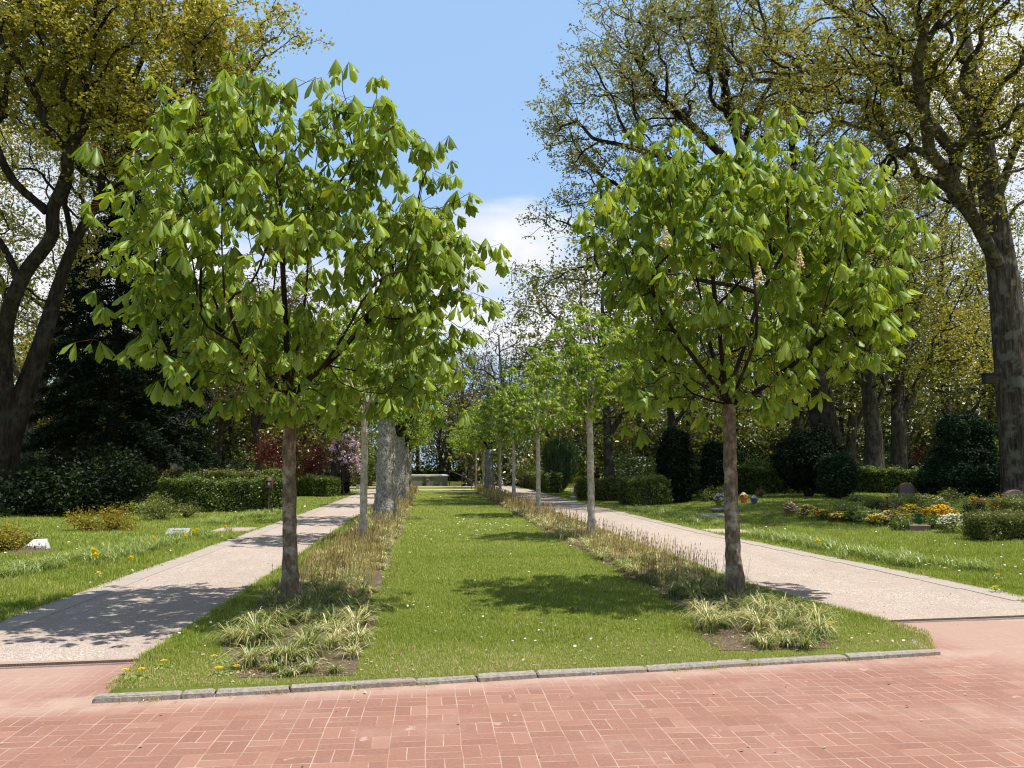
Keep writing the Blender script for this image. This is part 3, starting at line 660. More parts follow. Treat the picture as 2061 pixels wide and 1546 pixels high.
def chestnut(base, trunk_top, blobs, limbs, ntips, rbase, rtrunk_bark, Lg, nper, label, seed, group=None, mat='chestnut_leaf', nseg=5, candles=(), leader=None, old=False, fold=(0.50, 0.30), wind=None, shell=0.6, stalk=0.16, clump=1, brmat='dark_twig'):
    """base, trunk_top and the rest in world metres; the empty stands at the base"""
    rg = np.random.default_rng(seed); base = np.array(base, float)
    e = empty('chestnut_tree', base, label, 'tree', group)
    loc = lambda q: np.array(q, float) - base
    att = blob_pts([(*loc(b[:3]), *b[3:]) for b in blobs], ntips, clump, .16, shell, rg)
    lines = [([loc(base), *[loc(q) for q in trunk_top]], -1, 0.97)]
    skeleton.ends = []; fork = loc(trunk_top[-1])
    # leader and limbs start at the fork node
    pos0 = lines[0][0]
    m = 0
    def count(line):
        line = np.asarray(line, float); cum = np.linalg.norm(np.diff(line, axis=0), axis=1).sum(); return max(2, int(cum / 0.45))
    nfork = count(pos0) - 1
    for lb in limbs: lines.append(([fork, *[loc(q) for q in lb]], nfork, 0.12))
    pos, par, nT = skeleton(lines, att, 0.30, rg=rg)
    r, ch, order, roots = radii(pos, par, rbase * 0.82, 0.0035, nT)
    # straight trunk below the fork keeps its own girth
    for i in range(nfork + 1):
        z = pos[i][2] / max(fork[2], .1); r[i] = rbase * (1 - 0.2 * z)
    tr = list(range(nfork + 1))
    b = MB(); pp = pos[tr]; rr = r[tr] * (1 + 0.45 * np.exp(-pp[:, 2] / (rbase * 1.5)))
    # finer trunk with knots
    k = 26; tt = np.linspace(0, 1, k); zt = np.linspace(0, 1, len(tr))
    pp = np.stack([np.interp(tt, zt, pp[:, q]) for q in range(3)], 1); rr = np.interp(tt, zt, rr)
    pp[1:-1, :2] += rg.normal(0, 0.0035 if not old else 0.012, (k - 2, 2)); rr = rr * (1 + rg.normal(0, 0.018 if not old else 0.03, k)); pp[0, 2] -= 0.05
    b.tube(pp, rr, 18 if not old else 26, 0.5, cap=True)
    if old:   # knobbly bark
        Vt = b.V[0]; ct = pp[np.clip((np.arange(len(Vt)) // 26), 0, k - 1)]; dv = Vt - ct; Vt += dv * rg.uniform(-0.05, 0.07, (len(Vt), 1))
    b.build('trunk', MT[rtrunk_bark], e, smooth=True)
    ch2 = [list(c) for c in ch]
    starts = [c for c in ch2[nfork]]
    wb = MB()
    # branches begin at the fork
    ch3 = ch2; st = [(c, nfork) for c in starts]
    r[nfork] = rbase * 0.62
    wood_from(pos, ch3, r, st, e, 'branches', brmat if not old else 'oak_bark', rg)
    leafn = [i for i in range(nT, len(pos))]
    tips = pos[leafn]; dirs = np.array([pos[i] - pos[par[i]] for i in leafn]); dirs /= np.linalg.norm(dirs, axis=1)[:, None] + 1e-6
    chestnut_leaves('crown', tips, dirs, Lg, nper, e, mat, rg, 0.1, nseg, stalk, fold, wind)
    for c in candles:
        q = loc(c); cb = MB(); cb.tube([q, q + [0, 0, .22]], [.006, .003], 5, 0.2)
        for i in range(60):
            t = rg.uniform(0.1, 1); an = rg.uniform(0, 6.28); rr_ = 0.045 * (1.15 - t); cpt = q + [rr_ * math.cos(an), rr_ * math.sin(an), .24 * t]
            cb.lathe(cpt, [(0.004, -0.008), (0.012, 0), (0.003, 0.009)], 5, rg.uniform(0, 1))
        cb.build('flower_candle', MT['petal_cream'], e)
    return e
def wood_from(pos, ch, r, st, parent, name, mat, rg, jit=0.2):
    b = MB(); st = list(st)
    while st:
        i, p = st.pop(); chain = [p]; cur = i
        while True:
            chain.append(cur)
            if not ch[cur]: break
            cs = sorted(ch[cur], key=lambda c: -r[c]); st += [(c, cur) for c in cs[1:]]; cur = cs[0]
        pts = pos[chain].copy(); rr = r[chain].copy(); rr[0] = min(rr[0], rr[1] * 1.25)
        seg = np.linalg.norm(np.diff(pts, axis=0), axis=1); P2 = [pts[0]]; R2 = [rr[0]]
        for q in range(len(seg)):
            m = 2 if seg[q] > 0.12 else 1
            for w_ in range(1, m + 1):
                t = w_ / m; pp = pts[q] * (1 - t) + pts[q + 1] * t
                if w_ < m: pp = pp + rg.normal(0, 1, 3) * seg[q] * jit * 0.3
                P2.append(pp); R2.append(rr[q] * (1 - t) + rr[q + 1] * t)
        P2, R2 = np.array(P2), np.array(R2)
        if len(P2) > 3: P2[1:-1] = P2[1:-1] * 0.5 + (P2[:-2] + P2[2:]) * 0.25
        m_ = R2.max(); b.tube(P2, R2, 10 if m_ > .05 else 7 if m_ > .02 else 5 if m_ > .008 else 4)
    return b.build(name, MT[mat], parent, smooth=True)

def PX(px, py, d): return P(px, py, d)
GRP_A = 'chestnut trees in two rows along the lawn'
# near left
dA = 9.52; tA = G(585, 1225); DA = -0.35; DB = 0.3
def bl(px, py, d, rx, ry, rz, w=1): c = P(px, py, d); k = d / F; return (c[0], c[1], c[2], rx * k, ry, rz * k, w)
tA_blobs = [bl(590, 830, dA + DA - .2, 230, 1.1, 40, .5), bl(350, 700, dA + DA - .4, 70, .8, 60, .7), bl(315, 480, dA + DA - .1, 55, .9, 140, .7), bl(900, 560, dA + DA, 70, .9, 150, .8), bl(600, 330, dA + DA, 250, 1.5, 125, 1.1), bl(430, 420, dA + DA, 165, 1.5, 160), bl(800, 420, dA + DA - .1, 140, 1.4, 150), bl(590, 520, dA + DA, 330, 1.85, 200, 1.0),
            bl(380, 650, dA + DA - .4, 130, 1.3, 90), bl(830, 620, dA + DA, 125, 1.3, 120), bl(600, 740, dA + DA, 260, 1.5, 80, .9), bl(440, 820, dA + DA - .5, 90, .8, 40), bl(700, 830, dA + DA - .3, 130, 1.0, 40, .8), bl(820, 740, dA + DA - .2, 110, 1.0, 70), bl(560, 228, dA + DA, 120, .9, 40), bl(750, 240, dA + DA, 45, .4, 45, .6), bl(890, 300, dA + DA, 50, .5, 45)]
tA_l = [[P(575, 700, dA), P(585, 560, dA), P(560, 400, dA), P(552, 290, dA), P(560, 235, dA)],
        [P(600, 700, dA - .1), P(625, 540, dA + .1), P(610, 420, dA + .2), P(640, 300, dA + .2)],
        [P(680, 730, dA + .2), P(780, 600, dA + .3), P(830, 440, dA + .2), P(870, 320, dA)],
        [P(500, 730, dA - .3), P(420, 640, dA - .6), P(330, 560, dA - .7)],
        [P(560, 740, dA + .7), P(520, 560, dA + 1.3), P(480, 400, dA + 1.2)],
        [P(640, 770, dA - .8), P(700, 690, dA - 1.3), P(760, 560, dA - 1.3)],
        [P(500, 770, dA - .7), P(450, 700, dA - 1.1), P(440, 560, dA - 1.1), P(450, 400, dA - .8)]]
chestnut(tA, [P(583, 1100, dA), P(581, 950, dA), P(584, 850, dA), P(583, 800, dA)], tA_blobs, tA_l, 790, 0.086, 'young_bark', 0.245, 3,
         'nearest young chestnut on the left, full drooping bright green crown over slim brown trunk', 11, GRP_A, clump=3)
# near right
dB = 9.97; tB = G(1482, 1212)
tB_blobs = [bl(1490, 790, dB + DB - .2, 230, 1.1, 38, .9), bl(1210, 460, dB + DB, 45, .8, 90, .8), bl(1320, 760, dB + DB - .3, 90, .8, 45, .8), bl(1700, 560, dB + DB, 110, 1.2, 120, .8), bl(1480, 375, dB + DB, 220, 1.4, 70, 1.1), bl(1320, 420, dB + DB, 120, 1.3, 130), bl(1620, 430, dB + DB, 170, 1.5, 120), bl(1755, 480, dB + DB - .2, 65, .9, 90), bl(1500, 530, dB + DB, 290, 1.8, 150, 1.0),
            bl(1350, 650, dB + DB - .2, 120, 1.2, 90, 1.0), bl(1640, 660, dB + DB, 130, 1.4, 100), bl(1500, 720, dB + DB - .3, 220, 1.3, 55, .9), bl(1270, 700, dB + DB - .3, 60, .7, 40), bl(1720, 700, dB + DB, 55, .7, 70), bl(1500, 318, dB + DB, 100, .7, 26), bl(1800, 540, dB + DB, 30, .5, 40)]
tB_l = [[P(1440, 700, dB), P(1430, 540, dB), P(1437, 400, dB), P(1430, 330, dB)],
        [P(1490, 700, dB + .1), P(1540, 560, dB + .1), P(1600, 430, dB), P(1640, 390, dB)],
        [P(1530, 790, dB - .1), P(1640, 720, dB - .2), P(1730, 620, dB - .2), P(1770, 510, dB - .2)],
        [P(1420, 760, dB - .1), P(1350, 660, dB - .3), P(1280, 560, dB - .4), P(1240, 420, dB - .3)],
        [P(1450, 750, dB + .8), P(1400, 600, dB + 1.3), P(1380, 420, dB + 1.2)],
        [P(1500, 760, dB - .8), P(1540, 660, dB - 1.2), P(1520, 500, dB - 1.2), P(1480, 400, dB - .8)],
        [P(1400, 770, dB - .7), P(1320, 720, dB - .9), P(1260, 700, dB - .9)]]
chestnut(tB, [P(1474, 1100, dB), P(1468, 950, dB), P(1467, 850, dB), P(1467, 815, dB)], tB_blobs, tB_l, 640, 0.092, 'young_bark', 0.258, 3,
         'nearest young chestnut on the right, spreading green crown with cream flower candles', 23, GRP_A, clump=3,
         candles=[P(1455, 300, dB - .7), P(1548, 275, dB - .5), P(1527, 575, dB - 1.5), P(1340, 500, dB - 1.4), P(1610, 545, dB - 1.6)])

# prototypes for the rest of the rows: one metre-true tree at the origin, then copies
def proto(seed, H, W, fork, rb, bark, ntips, Lg, nper, nseg, label, old=False, wind=None, loc=(0, 0, 0)):
    rg = np.random.default_rng(seed); z = lambda x, y, h: (loc[0] + x, loc[1] + y, loc[2] + h)
    mid = (H + fork) / 2
    blobs = [(*z(0, 0, mid + .1), W, W, (H - fork) / 2 * .95), (*z(.35 * W, .1, mid - .3), W * .75, W * .8, .8), (*z(-.4 * W, -.1, mid - .4), W * .7, W * .8, .85), (*z(.1, .2, H - .7), W * .55, W * .55, .6)]
    lim = []
    for i in range(7):
        a = i * 2.4 + rg.uniform(-.3, .3); o = rg.uniform(.45, .8) * W if i else 0.05
        lim.append([z(o * .35 * math.cos(a), o * .35 * math.sin(a), fork + (H - fork) * .3), z(o * .75 * math.cos(a), o * .75 * math.sin(a), fork + (H - fork) * .55), z(o * math.cos(a), o * math.sin(a), H - rg.uniform(.3, 1.1))])
    return chestnut(loc, [z(.01, 0, fork * .5), z(-.01, 0, fork)], blobs, lim, ntips, rb, bark, Lg, nper, label, seed, GRP_A, 'young_chestnut_leaf', nseg, old=old, wind=wind, fold=(0.7, 0.5), stalk=0.12, clump=3, shell=.3, brmat='pale_bark')
def uwp(u, w): x, y = UW(u, w); return (x, y, 0.0)
R2_ = G(1190, 1085); R2_[2] = 0
p1 = proto(31, 5.25, 1.30, 2.75, 0.085, 'pale_bark', 300, 0.20, 3, 3, 'second chestnut from the front on the right, thin pale trunk and airy wind-blown crown', wind=(0.35, 0), loc=tuple(R2_))
p2 = proto(32, 5.1, 1.45, 2.6, 0.08, 'pale_bark', 330, 0.19, 3, 3, 'third chestnut from the front on the right, pale forked trunk beside the urn shaped yew', wind=(0.45, 0.1), loc=uwp(3.44, 26.6))
L2_ = G(730, 1090); L2_[2] = 0
p3 = proto(33, 5.2, 1.7, 2.7, 0.085, 'pale_bark', 420, 0.17, 4, 3, 'second chestnut on the left, slim pale trunk rising from dry sedge', wind=(0.2, 0), loc=tuple(L2_))
# old trunks with a regrown chestnut crown
o1 = proto(34, 6.3, 2.3, 3.0, 0.30, 'rough_bark', 520, 0.17, 4, 3, 'thick old chestnut on the left with knobbly grey bark, front one of the stout trunks', old=True, loc=uwp(-1.35, 24.7))
copy_tree(o1, uwp(-1.35, 34.3), 2.1, (.92, .92, .93), 'second stout grey chestnut trunk on the left, with a square lopped top')
copy_tree(o1, uwp(-1.4, 43.2), 4.0, (.62, .62, .86), 'old chestnut third of the stout trunks on the left, narrow with distance')
copy_tree(p1, uwp(-1.45, 49.5), 1.0, 1.05, 'slim chestnut far down the left row behind the stout trunks')
copy_tree(o1, uwp(-1.5, 55.0), 5.2, (.6, .6, .85), 'stout chestnut at the far end of the left row beside the first cross path')
copy_tree(p2, uwp(3.50, 35.2), 2.0, 1.02, 'fourth chestnut from the front on the right, brown trunk in front of the clipped hedge')
copy_tree(p3, uwp(3.55, 43.0), 1.2, 1.0, 'fifth chestnut from the front on the right, very thin dark trunk')
copy_tree(o1, uwp(3.50, 50.5), 3.0, (.98, .98, .88), 'single stout dark chestnut trunk in the right row')
copy_tree(p1, uwp(3.50, 56.0), 4.1, 1.0, 'thin chestnut just beyond the stout dark trunk in the right row')
copy_tree(p3, uwp(3.40, 63.5), 5.1, 1.0, 'chestnut between the two cross paths on the right')
copy_tree(o1, uwp(3.30, 70.0), 1.3, (.85, .85, .85), 'pale stout chestnut on the right beside the stone basin')
copy_tree(p2, uwp(3.2, 78.0), .5, 1.05, 'chestnut on the right behind the end of the stone basin')
copy_tree(p3, uwp(-1.9, 63.0), 2.5, 1.05, 'chestnut on the left between the two cross paths')
copy_tree(p2, uwp(-3.2, 72.0), 3.3, 1.05, 'chestnut on the left beside the stone basin')
copy_tree(p1, uwp(-3.4, 82.0), .7, 1.1, 'last chestnut on the left behind the stone basin')
copy_tree(p3, uwp(3.6, 88.0), 1.7, 1.1, 'last chestnut on the right before the far hedge')
print('chestnuts', round(time.time() - T0, 1))

# ------------------------------------------------------------------ big trees
def big_tree(name, base, lines, blobs, ntips, rbase, label, group, seed, bark='oak_bark', leaf='oak_olive', nl=12, lsp=0.3, lsz=0.13, bf=0.25, clump=6, csp=0.5, flare=0.35, cat='tree', minbr=0.0, rtip=0.011, tv=OAK_V, tf=OAK_F, first=0.3, shell=0.9, jit=0.5, tp=1.2, lf=.74):
    """lines[0] is the trunk from the base up; the rest are limbs, each (index of point on the trunk line as a fraction, points)"""
    rg = np.random.default_rng(seed); base = np.array(base, float); base[2] -= 0.05
    e = empty(name, base, label, cat, group)
    loc = lambda q: np.array(q, float) - base
    tl = [loc(q) for q in lines[0]]; tl[0] = np.zeros(3)
    arr = np.array(tl); cum = np.linalg.norm(np.diff(arr, axis=0), axis=1).sum(); m = max(2, int(cum / 0.45))
    pl = [(tl, -1, first)]
    for fr, pts in lines[1:]:
        k = int(fr * (m - 1)); tt = np.linspace(0, cum, m)[k]
        cs = np.concatenate([[0], np.cumsum(np.linalg.norm(np.diff(arr, axis=0), axis=1))])
        st = np.array([np.interp(tt, cs, arr[:, q]) for q in range(3)])
        pl.append(([st, *[loc(q) for q in pts]], k, 0.25))
    att = blob_pts([(*loc(b[:3]), *b[3:]) for b in blobs], ntips, clump, csp, shell, rg)
    pos, par, nT = skeleton(pl, att, bf, rg=rg)
    r, ch, order, roots = radii(pos, par, rbase, rtip, nT)
    # trunk taper: never thinner than a smooth taper of its own
    for i in range(m): r[i] = rbase * (0.17 + 0.83 * (1 - i / (m - 1)) ** tp)
    for i in order:
        if par[i] >= 0 and not (i < m): r[i] = min(r[i], r[par[i]] * (lf if par[i] < m else 0.98))
    b = MB()
    thick = 0.07
    wood(pos, ch, r, roots, 'trunk', bark, e, minr=thick, jit=jit, flare=flare, rg=rg, sides=(12, 8, 4, 3))
    wood(pos, ch, r, roots, 'twigs', 'dark_twig', e, jit=jit, rg=rg, maxr=thick, sides=(8, 5, 3, 3))
    if nl: foliage('crown', pos[nT:], nl, lsp, lsz, leaf, e, tv, tf, rg=rg)
    return e
GO = 'large oaks around the lawns'
def bt(px, py, d, rx, ry, rz, w=1): return bl(px, py, d, rx, ry, rz, w)
# left oak, leaning with a fork
d = 29.0; b0 = GX(-8, d)
big_tree('oak_tree', b0, [[b0, P(12, 900, d), P(34, 830, d), P(82, 700, d + .3), P(110, 600, d + .5), P(150, 480, d + .6), P(205, 400, d + 1), P(205, 320, d + 1), P(250, 200, d + 1), P(300, 90, d + 1)],
     (0.16, [P(5, 760, d - .5), P(10, 640, d - 1), P(50, 540, d - 1.2), P(120, 470, d - 1.5), P(110, 430, d - 1.5), P(20, 370, d - 2), P(-20, 260, d - 2.5)]),
     (0.20, [P(130, 760, d), P(200, 690, d + 1), P(280, 620, d + 2)]),
     (0.66, [P(160, 310, d - 1), P(90, 250, d - 2), P(30, 190, d - 2.4), P(-10, 90, d - 3)]),
     (0.72, [P(300, 330, d + 1), P(400, 250, d + 1.5), P(460, 180, d + 1), P(560, 100, d + 1)]),
     (0.55, [P(130, 400, d + 2), P(60, 330, d + 3), P(50, 180, d + 3)])],
     [bt(250, 130, d, 230, 5, 130, 1.6), bt(60, 110, d - 1, 170, 5, 140, 1.4), bt(350, 250, d, 110, 4, 70, 1.0), bt(250, 280, d, 150, 4, 60, 1.2), bt(440, 120, d, 100, 2.5, 90), bt(540, 90, d, 70, 1.6, 55, .7), bt(60, 500, d + 2, 110, 3, 180, .25), bt(330, 0, d, 180, 4, 60, 1.2), bt(-60, 300, d, 100, 4, 160, .5)],
     3000, 0.54, 'leaning forked oak with golden leaves at the left edge of the lawn', GO, 51, leaf='oak_gold', nl=26, lsp=0.17, lsz=0.15, clump=7, csp=.5, tp=2.0)
# second golden oak behind it
d = 40; b0 = GX(52, d + 8)
big_tree('oak_tree', b0, [[b0, P(60, 850, d + 8), P(90, 750, d + 8), P(140, 600, d + 8), P(170, 450, d + 8), P(160, 300, d + 8)],
     (0.3, [P(30, 760, d + 8), P(10, 600, d + 8), P(-30, 450, d + 7)]), (0.4, [P(170, 700, d + 8), P(260, 560, d + 8), P(330, 420, d + 8)])],
     [bt(90, 420, d + 7, 200, 6, 250, .8), bt(300, 330, d + 7, 160, 5, 160, .9), bt(0, 600, d + 7, 90, 4, 130, .3), bt(120, 820, d + 5, 60, 2, 60, .5)],
     2000, 0.40, 'pale trunked oak standing behind the leaning oak at the left edge', GO, 52, bark='grey_trunk', leaf='oak_olive', nl=13, lsp=0.25, lsz=0.18)
# right edge oak
d = 30; b0 = GX(2068, d)
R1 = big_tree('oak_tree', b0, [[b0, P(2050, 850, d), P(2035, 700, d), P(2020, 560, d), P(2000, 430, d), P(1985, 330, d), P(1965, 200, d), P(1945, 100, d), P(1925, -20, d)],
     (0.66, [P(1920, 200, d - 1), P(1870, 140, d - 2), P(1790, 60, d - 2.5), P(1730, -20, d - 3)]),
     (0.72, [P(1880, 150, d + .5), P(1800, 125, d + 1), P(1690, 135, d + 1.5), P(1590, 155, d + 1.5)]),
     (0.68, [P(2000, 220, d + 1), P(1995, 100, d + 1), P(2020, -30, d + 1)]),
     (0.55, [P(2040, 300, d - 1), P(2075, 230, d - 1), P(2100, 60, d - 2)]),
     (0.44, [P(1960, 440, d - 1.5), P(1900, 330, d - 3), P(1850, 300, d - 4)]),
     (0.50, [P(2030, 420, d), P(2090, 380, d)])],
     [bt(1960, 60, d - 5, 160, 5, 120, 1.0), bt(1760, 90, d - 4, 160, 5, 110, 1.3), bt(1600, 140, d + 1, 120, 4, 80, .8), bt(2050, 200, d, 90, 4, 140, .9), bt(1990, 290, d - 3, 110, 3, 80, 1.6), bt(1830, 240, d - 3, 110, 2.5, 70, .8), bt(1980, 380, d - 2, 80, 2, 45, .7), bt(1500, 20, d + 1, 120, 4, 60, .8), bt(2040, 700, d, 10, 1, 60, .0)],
     2900, 0.74, 'huge oak with furrowed trunk at the right edge, carrying a nest box', GO, 61, bark='ridged_bark_lit', leaf='oak_mid', nl=14, lsp=0.13, lsz=0.13, clump=7, csp=.42, flare=0.3, lf=.48, tp=.8)
# middle right oak with the great leftward crown
d = 37; b0 = GX(1672, d)
big_tree('oak_tree', b0, [[b0, P(1662, 870, d), P(1645, 780, d), P(1620, 660, d), P(1590, 560, d), P(1550, 470, d), P(1510, 360, d), P(1475, 240, d), P(1445, 120, d), P(1430, 0, d)],
     (0.30, [P(1560, 600, d - 1), P(1480, 575, d - 2), P(1380, 560, d - 3), P(1290, 520, d - 3), P(1200, 560, d - 3), P(1120, 600, d - 3)]),
     (0.38, [P(1660, 520, d + 1), P(1730, 430, d + 1), P(1790, 330, d + 1), P(1850, 170, d + 1)]),
     (0.48, [P(1450, 420, d - 2), P(1380, 330, d - 3), P(1250, 290, d - 3), P(1120, 270, d - 3)]),
     (0.62, [P(1400, 260, d + 1), P(1330, 200, d + 1), P(1260, 90, d + 1)]),
     (0.70, [P(1540, 180, d), P(1620, 90, d), P(1680, -20, d)]),
     (0.42, [P(1420, 480, d + 2), P(1300, 440, d + 3), P(1180, 430, d + 3)]),
     (0.34, [P(1720, 600, d - 2), P(1800, 540, d - 3), P(1880, 520, d - 3)])],
     [bt(1450, 120, d, 210, 6, 130, 1.2), bt(1290, 60, d, 110, 4, 90, 1.0), bt(1200, 230, d - 1, 120, 4, 90, 1.0), bt(1110, 260, d - 1, 50, 2, 55, .7), bt(1280, 370, d, 170, 5, 80, 1.0), bt(1140, 480, d - 2, 85, 3, 70, .8), bt(1110, 590, d - 3, 75, 2.5, 50, .8), bt(1250, 560, d - 2, 100, 4, 50, .7), bt(1700, 250, d, 170, 5, 120, 1.0), bt(1650, 430, d, 200, 5, 90, .8), bt(1830, 480, d - 2, 110, 4, 70, .7), bt(1180, 120, d, 30, 2, 60, .4)],
     4600, 0.68, 'broad oak right of centre whose sparse olive crown reaches far over the right path', GO, 62, nl=14, lsp=0.14, lsz=0.135, clump=7, csp=0.45)
# further oaks on the right
def simple_oak(px, d, rb, hpx, wpx, label, seed, n=600, leaf='oak_olive', bark='grey_trunk', lean=0, nl=13, lsz=0.2, group=GO, name='oak_tree', base_h=None, tops=None, fork=0.35, tw=None, lsp=.24, clump=6, csp=.6):
    b0 = GX(px, d); rg = np.random.default_rng(seed + 500); top = P(px + lean, hpx, d)
    hh = top[2]; st = [b0]
    for q in (0.15, 0.3, 0.45, 0.6, 0.75, 0.9): st.append(np.array([b0[0] + (top[0] - b0[0]) * q + rg.normal(0, .18), d + rg.normal(0, .2), b0[2] + (hh - b0[2]) * q]))
    W = wpx / F * d; ln = [st]
    for k in range(6):
        a = k * 1.05 + rg.uniform(-.4, .4); f = fork + 0.09 * k; z0 = b0[2] + (hh - b0[2]) * f * .9
        q1 = [b0[0] + lean / F * d * f + W * .45 * math.cos(a), d + W * .4 * math.sin(a), z0 + (hh - z0) * .25]; q2 = [b0[0] + lean / F * d * f + W * .8 * math.cos(a), d + W * .7 * math.sin(a), z0 + (hh - z0) * .5]
        ln.append((f * .9, [q1, q2]))
    zc = b0[2] + (hh - b0[2]) * (1 + fork) / 2
    bs = [(b0[0] + lean / F * d, d, zc, W, W * .8, (hh - b0[2]) * (1 - fork) / 2)]
    for k in range(4):
        a = k * 1.6 + rg.uniform(-.4, .4); bs.append((b0[0] + lean / F * d + W * .6 * math.cos(a), d + W * .5 * math.sin(a), zc + rg.uniform(-.3, .2) * (hh - b0[2]) * (1 - fork), W * .5, W * .45, (hh - b0[2]) * (1 - fork) * .25))
    return big_tree(name, b0, ln, bs, int(n * 1.7), rb, label, group, seed, bark=bark, leaf=leaf, nl=nl, lsz=lsz, lsp=lsp, clump=clump, csp=csp)
simple_oak(1806, 44, .46, 300, 190, 'dark oak with a crooked right limb, between the ball yew and the large yew', 71, 700, 'oak_gold', lean=10, lsz=.17, fork=.25)
simple_oak(1757, 41, .50, 330, 170, 'mottled trunk oak just left of the crooked limbed oak behind the hedge', 72, 500, 'wood_leaf', lean=-40, fork=.3)
simple_oak(1602, 50, .48, 420, 170, 'several stemmed oak behind the ball yew to its left', 73, 500, 'wood_leaf', lean=-20, fork=.2)
simple_oak(1715, 54, .38, 450, 150, 'slender twin stemmed tree behind the hedge right of the ball yew', 74, 450, 'wood_leaf', lean=10, fork=.25)
simple_oak(1228, 47, .33, 470, 190, 'oak with ivy clad trunk behind the bright clipped hedge', 75, 800, 'wood_leaf', bark='grey_trunk', lean=-15, fork=.28)
simple_oak(1352, 62, .4, 480, 190, 'oak far behind the columnar yew', 76, 500, 'wood_leaf', fork=.3)
simple_oak(1468, 58, .4, 430, 170, 'oak behind the near right chestnut trunk', 77, 500, 'wood_leaf', fork=.3)
simple_oak(1905, 56, .4, 330, 200, 'golden green oak behind the large yew on the right', 78, 800, 'wood_leaf', fork=.15)
simple_oak(2010, 62, .4, 330, 200, 'golden green oak behind the right edge oak', 79, 800, 'wood_leaf', fork=.15)
simple_oak(1830, 66, .3, 420, 180, 'birch with whitish trunk behind the crooked limbed oak', 80, 600, 'wood_leaf', bark='birch_bark', fork=.2)
# trees at the far end of the vista
VG = 'trees behind the far end of the vista'
simple_oak(1010, 84, .4, 640, 105, 'bare twiggy tree against the sky at the right of the vista end', 81, 700, 'wood_brown', nl=3, lsz=.22, group=VG, name='bare_tree', fork=.25)
simple_oak(930, 105, .5, 705, 95, 'hazy bare tree in the middle of the vista end', 82, 600, 'wood_brown', nl=8, lsz=.28, group=VG, name='bare_tree', fork=.2)
simple_oak(885, 115, .4, 745, 70, 'dense greenish tree left of the middle at the vista end', 83, 500, 'wood_leaf', nl=8, lsz=.3, group=VG, name='bare_tree', fork=.15)
simple_oak(965, 118, .4, 740, 75, 'low twiggy tree right of the middle at the vista end', 84, 500, 'wood_brown', nl=9, lsz=.3, group=VG, name='bare_tree', fork=.15)
simple_oak(1075, 95, .4, 690, 90, 'brownish tree behind the right row near the vista end', 85, 500, 'wood_leaf', nl=7, lsz=.28, group=VG, name='bare_tree', fork=.2)
simple_oak(810, 98, .4, 700, 100, 'brownish tree behind the left row near the vista end', 86, 500, 'wood_leaf', nl=7, lsz=.28, group=VG, name='bare_tree', fork=.2)
# woodland trees on the left
LG = 'woodland trees behind the left hedge'
simple_oak(345, 48, .62, 560, 150, 'tree with a broad pale sunlit trunk behind the left hedge', 91, 400, 'wood_leaf', bark='birch_bark', lean=40, group=LG, name='broad_tree')
simple_oak(277, 52, .36, 600, 110, 'tree with a forked grey trunk just left of the broad pale trunk', 92, 400, 'wood_leaf', lean=-12, group=LG, name='broad_tree')
simple_oak(436, 58, .24, 600, 110, 'slim tree behind the left hedge, first right of the broad pale trunk', 93, 400, 'wood_brown', group=LG, name='broad_tree')
simple_oak(461, 64, .24, 560, 110, 'slim tree behind the left hedge, second right of the broad pale trunk', 94, 400, 'wood_leaf', group=LG, name='broad_tree')
simple_oak(519, 56, .32, 540, 120, 'tree with a straight dark trunk left of the red maple', 95, 500, 'wood_brown', group=LG, name='broad_tree')
simple_oak(380, 70, .3, 520, 120, 'thin tree deep in the wood behind the left hedge', 96, 400, 'wood_leaf', group=LG, name='broad_tree')
simple_oak(668, 48, .22, 640, 110, 'bent trunk tree beside the pink magnolia', 97, 350, 'wood_leaf', lean=25, group=LG, name='broad_tree')
simple_oak(60, 62, .3, 600, 150, 'tree with a light trunk seen under the leaning oak', 98, 500, 'oak_gold', group=LG, name='broad_tree', fork=.15)
simple_oak(640, 75, .4, 640, 130, 'tree behind the red maple', 99, 500, 'wood_leaf', group=LG, name='broad_tree')
# distant wood as one mass all round
rg = np.random.default_rng(5); cen = []; low = []
for ang in np.arange(-52, 54, 2.0):
    for dist in (74, 90, 112):
        a = R(ang + rg.uniform(-1, 1)); off = ang + 5.3
        if abs(off) < 4.5 and dist < 112: continue
        dd = dist + rg.uniform(-6, 6); hh = rg.uniform(9, 13.5)
        if abs(off) < 9: hh *= .62 + .035 * abs(off)
        if abs(off) < 4.5: dd = 122; hh = rg.uniform(11, 16)
        x, y = dd * math.sin(a), dd * math.cos(a); cen.append((x, y, hh * .60, 3.6, 3.0, hh * .42)); cen.append((x + rg.uniform(-3, 3), y, hh * .25, 3.8, 2.5, hh * .24))
        low.append((x + rg.uniform(-2, 2), y - 5, 1.8, 3.2, 1.6, 2.5))
att = blob_pts(cen, 34000, 5, .6, .8, rg)
tag(foliage('far_wood', att, 9, .5, .42, 'wood_leaf', None, rg=rg), kind='stuff')
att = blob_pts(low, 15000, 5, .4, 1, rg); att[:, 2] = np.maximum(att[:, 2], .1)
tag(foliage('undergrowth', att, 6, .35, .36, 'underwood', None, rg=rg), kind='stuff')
tb = MB()
for c in cen[::2]: tb.tube([[c[0], c[1], -.2], [c[0] + rg.uniform(-.3, .3), c[1], c[2]], [c[0] + rg.uniform(-.6, .6), c[1], c[2] * 1.6]], [.3, .2, .05], 6)
tag(tb.build('far_wood_trunks', MT['grey_trunk']), kind='stuff')

